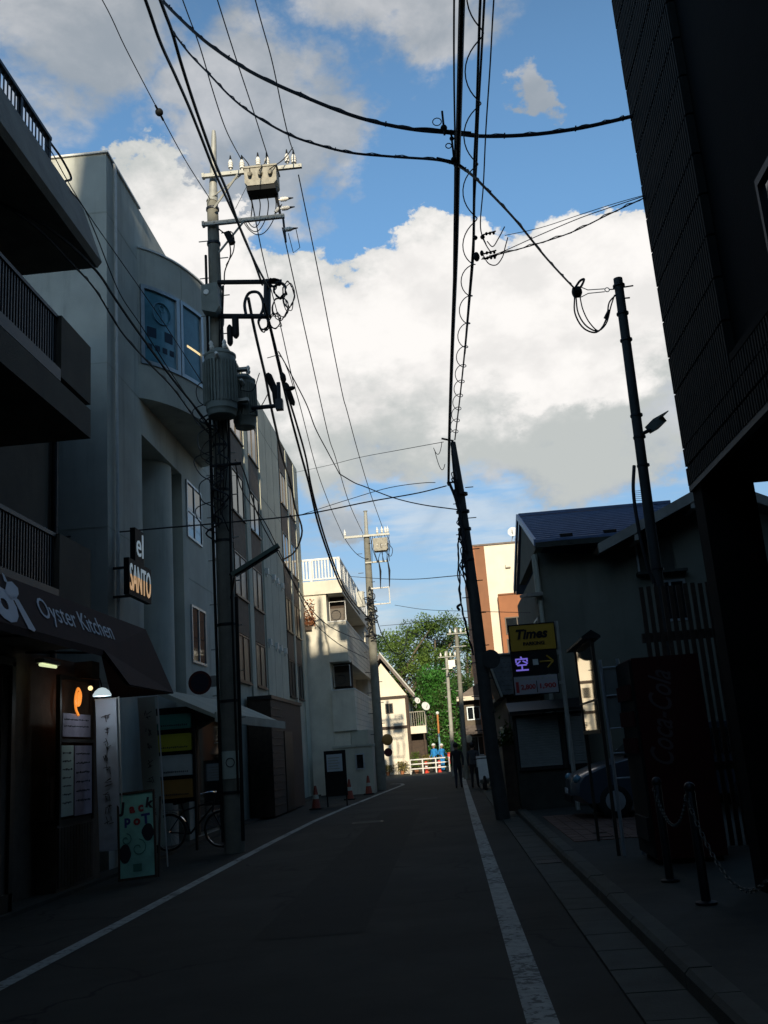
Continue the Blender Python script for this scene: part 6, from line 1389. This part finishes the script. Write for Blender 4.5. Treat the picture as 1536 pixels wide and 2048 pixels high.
t = root('scooter', (1.05, 33.5, 0), 'white delivery scooter parked at the right kerb by the walkers', 'scooter')
m_ = MB()
for y in (33.0, 34.15): m_.torus((1.05, y, .24), (1, 0, 0), .19, .05, 20, 8)
mk('wheel', m_, rubber, t, smooth=True)
m_ = MB(); m_.prism([(33.0, .35), (33.25, .30), (33.75, .28), (33.85, .62), (34.3, .66), (34.35, .45), (34.2, .40), (34.0, .25), (33.2, .22)], 'x', .90, 1.20); m_.prism([(33.02, .4), (33.18, .4), (33.32, 1.0), (33.22, 1.02)], 'x', .87, 1.23); mk('body', m_, whitem, t)
m_ = MB(); m_.prism([(33.75, .63), (34.0, .67), (33.98, .76), (33.75, .74)], 'x', .93, 1.17); mk('seat', m_, blackp, t); mk('rear_box', MB().box(.86, 1.24, 34.0, 34.4, .74, 1.10), whitem, t)
m_ = MB(); m_.tube([(.75, 33.3, 1.02), (1.05, 33.22, 1.04), (1.35, 33.3, 1.02)], .02, 6); mk('handlebar', m_, blackp, t)

# ------------------------------------------------------------------ right foreground: notice case, car, slat fence, drinks machine, chain
def case(x, y0, y1_, z0, z1, lab, hood):
    t = root('notice_case', (x, (y0+y1_)/2, 0), lab, 'display case', 'glazed cases on the right')
    m_ = MB(); m_.box(x + .01, x + .05, y0 - .04, y0, .1, z1 + .05); m_.box(x + .01, x + .05, y1_, y1_ + .05, .1, z1 + .05); m_.box(x, x + .06, y0, y1_, z1, z1 + .06); m_.box(x, x + .06, y0, y1_, z0 - .05, z0); m_.box(x + .012, x + .05, y0, y1_, (z0*2+z1)/3 - .012, (z0*2+z1)/3 + .012); mk('frame', m_, bronze_f, t)
    mk('pane', MB().box(x + .025, x + .035, y0 + .002, y1_ - .002, z0 + .002, z1 - .002), mat('mirror_glass', (.55, .5, .4), .03, .02, 2, 0, 60, metal=1, dirt=0), t)
    mk('back_board', MB().box(x + .045, x + .058, y0 + .002, y1_ - .002, z0 + .002, z1 - .002), timber, t)
    if hood: m_ = MB(); m_.prism([(x - .10, z1 + .04), (x + .03, z1 + .12), (x + .14, z1 + .04), (x + .14, z1 + .01), (x - .10, z1 + .01)], 'y', y0 - .08, y1_ + .08); mk('hood', m_, darkm, t)
    t.rotation_euler.z = -.014
cs_ = case(1.90, 12.35, 14.1, 1.60, 2.72, 'tall glazed case catching a golden reflection beside the parked car', True)
t = root('ladder_rack', (2.1, 12.3, 0), 'upright metal rack with pale rungs beside the drinks machine', 'rack')
m_ = MB()
for x in (1.98, 2.2): m_.cyl((x, 12.28, .1), (x, 12.28, 2.45), .022, n=8)
for z in (1.0, 1.3, 1.6, 2.0, 2.35): m_.cyl((1.98, 12.28, z), (2.2, 12.28, z), .012, n=6)
mk('rack_frame', m_, alum, t)
m_ = MB(); m_.box(1.995, 2.185, 12.30, 12.32, 1.62, 2.33); mk('panel', m_, shut_m, t)
# parked car, nose to the street
car = root('parked_car', (3.4, 18, 0), 'dark slate blue hatchback parked nose out beside the glazed case', 'car')
prof = [(0, .42), (.02, .62), (.12, .74), (.55, .90), (.95, .98), (1.55, 1.42), (1.85, 1.50), (2.9, 1.50), (3.35, 1.42), (3.62, 1.0), (3.72, .95), (3.75, .45), (3.6, .30), (.15, .28)]
q = MB(); cx0 = 2.05; yc = 18.2; W_ = .80
sect = [(-1, .0), (-.97, .03), (-.8, .06), (0, .08), (.8, .06), (.97, .03), (1, 0)]
vs = []; fs = []; n = len(prof)
for (s, g_) in ((-1, 0), (-.94, .05), (-.55, .07), (.55, .07), (.94, .05), (1, 0)):
    for (a_, z) in prof:
        tum = 1 - max(0, (z - .95)) * .32; pull = .12 * (abs(s) ** 3)
        aa = a_ + (pull if a_ < 1 else (-pull if a_ > 3 else 0)); vs.append((cx0 + aa, yc + s * W_ * tum, .1 + z + (g_ * .3 if z > .6 else 0)))
for k in range(5):
    for i in range(n): fs.append((k*n+i, k*n+(i+1) % n, (k+1)*n+(i+1) % n, (k+1)*n+i))
fs += [tuple(range(n))[::-1], tuple(5*n+i for i in range(n))]
q.add(vs, fs); mk('body', q, carp, car, smooth=True)
q = MB(); q.add([(cx0+.98, yc-.66, 1.13), (cx0+.98, yc+.66, 1.13), (cx0+1.52, yc+.56, 1.545), (cx0+1.52, yc-.56, 1.545)], [(0,1,2,3)][::1]); o = mk('windscreen', q, glass_d, car); md = o.modifiers.new('t', 'SOLIDIFY'); md.thickness = .02; md.offset = 0
q = MB()
for (a0, a1) in ((1.35, 2.25), (2.32, 3.2)):
    q.add([(cx0+a0+.05, yc-.805, 1.08), (cx0+a1, yc-.805, 1.08), (cx0+a1, yc-.70, 1.50), (cx0+a0+.35 if a0 < 2 else cx0+a0, yc-.70, 1.50)], [(0,1,2,3)])
o = mk('side_window', q, glass_d, car); md = o.modifiers.new('t', 'SOLIDIFY'); md.thickness = .02; md.offset = 0
for a_ in (.72, 3.0):
    for s in (-1, 1):
        q = MB(); q.lathe((cx0 + a_, yc + s*.60, .40), (0, s, 0), [(0, .27), (.02, .30), (.17, .30), (.2, .27), (.21, .18)], 22); w = mk('wheel', q, rubber, car, smooth=True); mk('rim', MB().lathe((cx0 + a_, yc + s*.80, .40), (0, s, 0), [(0, .18), (.015, .17), (.02, .05)], 16), alum, w)
for s in (-1, 1):
    q = MB(); q.ball((cx0 + .13, yc + s*.58, .80), .13, 12, 8, (.6, 1.1, .6)); mk('headlight', q, glass_b, car, smooth=True); q = MB(); q.ball((cx0 + 1.15, yc + s*.90, 1.18), .09, 10, 6, (.6, 1, .7)); mk('door_mirror', q, carp, car, smooth=True)
q = MB(); q.box(cx0 - .01, cx0 + .03, yc - .5, yc + .5, .40, .52); mk('bumper', q, blackp, car); q = MB(); q.box(cx0 - .02, cx0 - .005, yc - .17, yc + .17, .55, .64); mk('number_plate', q, whitem, car)
# slat fence
fc = root('slat_fence', (3.1, 12.5, 0), 'tall dark vertical slat fence between the steel pole and the tower pier', 'fence')
f1 = None
for i in range(14):
    x = 2.64 + i * .095
    if f1 is None: f1 = mk('slat', MB().box(x, x + .055, 12.5, 12.53, .1, 3.36), timber, fc)
    else: copyo(f1, fc, (i * .095, 0, random.uniform(-.01, .01)))
m_ = MB(); m_.box(2.60, 3.98, 12.531, 12.58, 2.64, 2.76); m_.box(2.60, 3.98, 12.531, 12.58, 1.0, 1.1); mk('rail', m_, timber, fc)
# drinks machine
vm = root('vending_machine', (2.6, 11.6, 0), 'dark red drinks machine with Coca-Cola lettering up its side', 'vending machine')
m_ = MB(); m_.box(2.16, 2.92, 11.2, 12.1, .16, 2.36); mk('cabinet', m_, vend_m, vm)
m_ = MB(); m_.box(2.13, 2.159, 11.22, 12.08, .18, 2.34); mk('door', m_, blackp, vm); m_ = MB()
for z in (1.9, 1.6, 1.3):
    for i in range(8): m_.cyl((2.12, 11.3 + i*.1, z), (2.12, 11.3 + i*.1, z + .17), .03, n=8)
mk('drink_can', m_, vend_m, vm); m_ = MB(); m_.box(2.10, 2.129, 11.26, 11.95, .35, .6); mk('delivery_flap', m_, darkm, vm)
for x in (2.2, 2.82):
    for y in (11.25, 12.0): mk('leg', MB().box(x, x + .06, y, y + .06, .1, .16), darkm, vm)
Mv = face_M('-y', (2.48, 11.194, 1.15)) @ Matrix.Rotation(R(84), 4, 'Z')
text('lettering', 'Coca-Cola', .3, Mv, vtext, vm, shear=.45, fit=(1.05, .26), ext=.003, offset=.002)
# chain and bollards
BL = [((2.02, 10.02), 'bollard furthest along the sagging chain'), ((2.02, 8.67), 'bollard in the middle of the sagging chain'), ((2.02, 6.1), 'bollard nearest the viewer on the sagging chain')]
b0 = None
for (x, y), lab in BL:
    if b0 is None:
        b0 = root('bollard', (x, y, .1), 'dark steel ' + lab, 'bollard', 'bollards of the chain barrier'); mk('post', MB().lathe((x, y, .1), (0, 0, 1), [(0, .09), (.02, .09), (.03, .04), (.92, .04), (.95, .02)], 14), darkm, b0, smooth=True); mk('cap', MB().ball((x, y, 1.04), .05), darkm, b0, smooth=True)
    else: dup(b0, (x, y, .1), 'dark steel ' + lab)
for (ya, yb_, sg, lab) in ((10.02, 8.67, .30, 'short pale chain hanging between the two farther bollards'), (8.67, 6.1, .58, 'long pale chain sagging low toward the viewer')):
    q = MB(); pts = arc((1.98, ya, .98), (1.98, yb_, .98), sg, 44)
    for i in range(len(pts) - 1):
        a_, b_ = pts[i], pts[i+1]; d = (b_ - a_).normalized(); u = d.cross(Vector((1, 0, 0))).normalized() if i % 2 else Vector((1, 0, 0))
        w_ = .014; e = (b_ - a_) * .12
        q.tube([a_ - e + u*.004, a_ + e + u*w_, b_ - e + u*w_, b_ + e, b_ - e - u*w_, a_ + e - u*w_, a_ - e - u*.004], .0045, 4)
    mk('chain', q, chain_m, None, label=lab, cat='chain', group='chains')

# ------------------------------------------------------------------ bicycle by the coloured panels
bk = root('bicycle', (-4.8, 18.2, 0), 'dark city bicycle with a shiny mudguard under the coloured panels', 'bicycle')
def wheel(cx, y):
    q = MB(); q.torus((cx, y, .38), (0, 1, 0), .31, .02, 32, 6); w = mk('wheel', q, rubber, bk, smooth=True)
    q = MB(); q.torus((cx, y, .38), (0, 1, 0), .288, .010, 32, 5); mk('rim', q, chrome, w, smooth=True)
    q = MB()
    for i in range(18): a_ = i * math.pi / 9; q.tube([(cx, y + .02*(-1)**i, .38), (cx + .285*math.cos(a_), y, .38 + .285*math.sin(a_))], .0018, 3)
    q.cyl((cx, y - .05, .38), (cx, y + .05, .38), .025, n=8); mk('spoke', q, chrome, w)
wheel(-5.28, 18.05); wheel(-4.30, 18.05)
q = MB(); Y_ = 18.05
for a_, b_, r_ in (((-5.28, .38), (-4.88, .33), .012), ((-5.28, .38), (-5.02, .72), .010), ((-4.88, .33), (-5.04, .88), .016), ((-4.88, .33), (-4.46, .78), .018), ((-5.0, .74), (-4.46, .86), .016), ((-4.40, 1.0), (-4.46, .70), .018), ((-4.46, .70), (-4.30, .38), .013)): q.tube([(a_[0], Y_, a_[1]), (b_[0], Y_, b_[1])], r_, 8)
mk('frame', q, darkm, bk)
q = MB(); q.tube([(-5.18, Y_, .92), (-4.92, Y_, .92)], [.07, .03], 8); mk('saddle', q, blackp, bk)
q = MB(); q.tube(catmull([(-4.62, Y_ - .25, 1.02), (-4.45, Y_ - .2, 1.05), (-4.40, Y_, 1.03), (-4.45, Y_ + .2, 1.05), (-4.62, Y_ + .25, 1.02)]), .012, 6); mk('handlebar', q, chrome, bk)
for cx in (-4.30, -5.28):
    q = MB(); vs = []
    for i in range(13):
        a_ = R(20 + i * 11.5) if cx < -5 else R(5 + i * 11.5)
        for s in (-.03, 0, .03): rr_ = .355 + (.008 if s == 0 else 0); vs.append((cx + rr_*math.cos(a_), Y_ + s, .38 + rr_*math.sin(a_)))
    q.add(vs, [(3*i+j, 3*i+j+1, 3*i+3+j+1, 3*i+3+j) for i in range(12) for j in range(2)]); mk('mudguard', q, chrome, bk, smooth=True)
q = MB()
for i in range(5): q.box(-5.52 + i*.1, -5.50 + i*.1, Y_ - .08, Y_ + .08, .76, .775)
q.box(-5.54, -5.06, Y_ - .09, Y_ - .07, .75, .77); q.box(-5.54, -5.06, Y_ + .07, Y_ + .09, .75, .77); mk('luggage_rack', q, chrome, bk)
t = root('bicycle_basket', (-4.2, 18.05, .9), 'wire basket with shiny lamp on the front of the dark bicycle', 'basket')
q = MB()
for z in (.78, .88, .98): q.tube([(-4.30, Y_-.14, z), (-4.02, Y_-.14, z), (-4.02, Y_+.14, z), (-4.30, Y_+.14, z), (-4.30, Y_-.14, z)], .006, 4)
for i in range(6): x = -4.30 + i*.056; q.tube([(x, Y_-.14, .78), (x, Y_-.14, .98)], .004, 4); q.tube([(x, Y_+.14, .78), (x, Y_+.14, .98)], .004, 4)
mk('wire_mesh', q, darkm, t)
# kerb clutter: drain grate
t = root('drain_grate', (1.1, 13, 0), 'small iron drain grate in the right gutter', 'drain grate')
q = MB(); q.box(.96, 1.27, 12.8, 12.83, .013, .02); q.box(.96, 1.27, 13.2, 13.23, .013, .02)
for i in range(9): q.box(.97 + i*.034, .985 + i*.034, 12.83, 13.2, .013, .019)
mk('bar', q, darkm, t)

# ------------------------------------------------------------------ the block that closes the street behind the viewer and shades it
Z = root('tall_block', (6, -30, 0), 'tall concrete apartment block closing the street behind the viewer', 'apartment building')
m_ = MB(); m_.box(-4.1, 34, -42, -25, 0, 25.8); mk('wall', m_, taupe, Z)
m_ = MB(); m_.box(-18, -4.101, -41, -25.4, 0, 23.9); mk('side_wing', m_, taupe, Z)
for zz in range(7):
    for xx in range(6): window(Z, '-y', -42, -2 + xx*5, 1 + xx*5, 2 + zz*3.2, 3.8 + zz*3.2, 1)
m_ = MB(); m_.box(-4.2, 34.1, -42.1, -24.9, 25.8, 25.95); mk('coping', m_, greyr, Z)
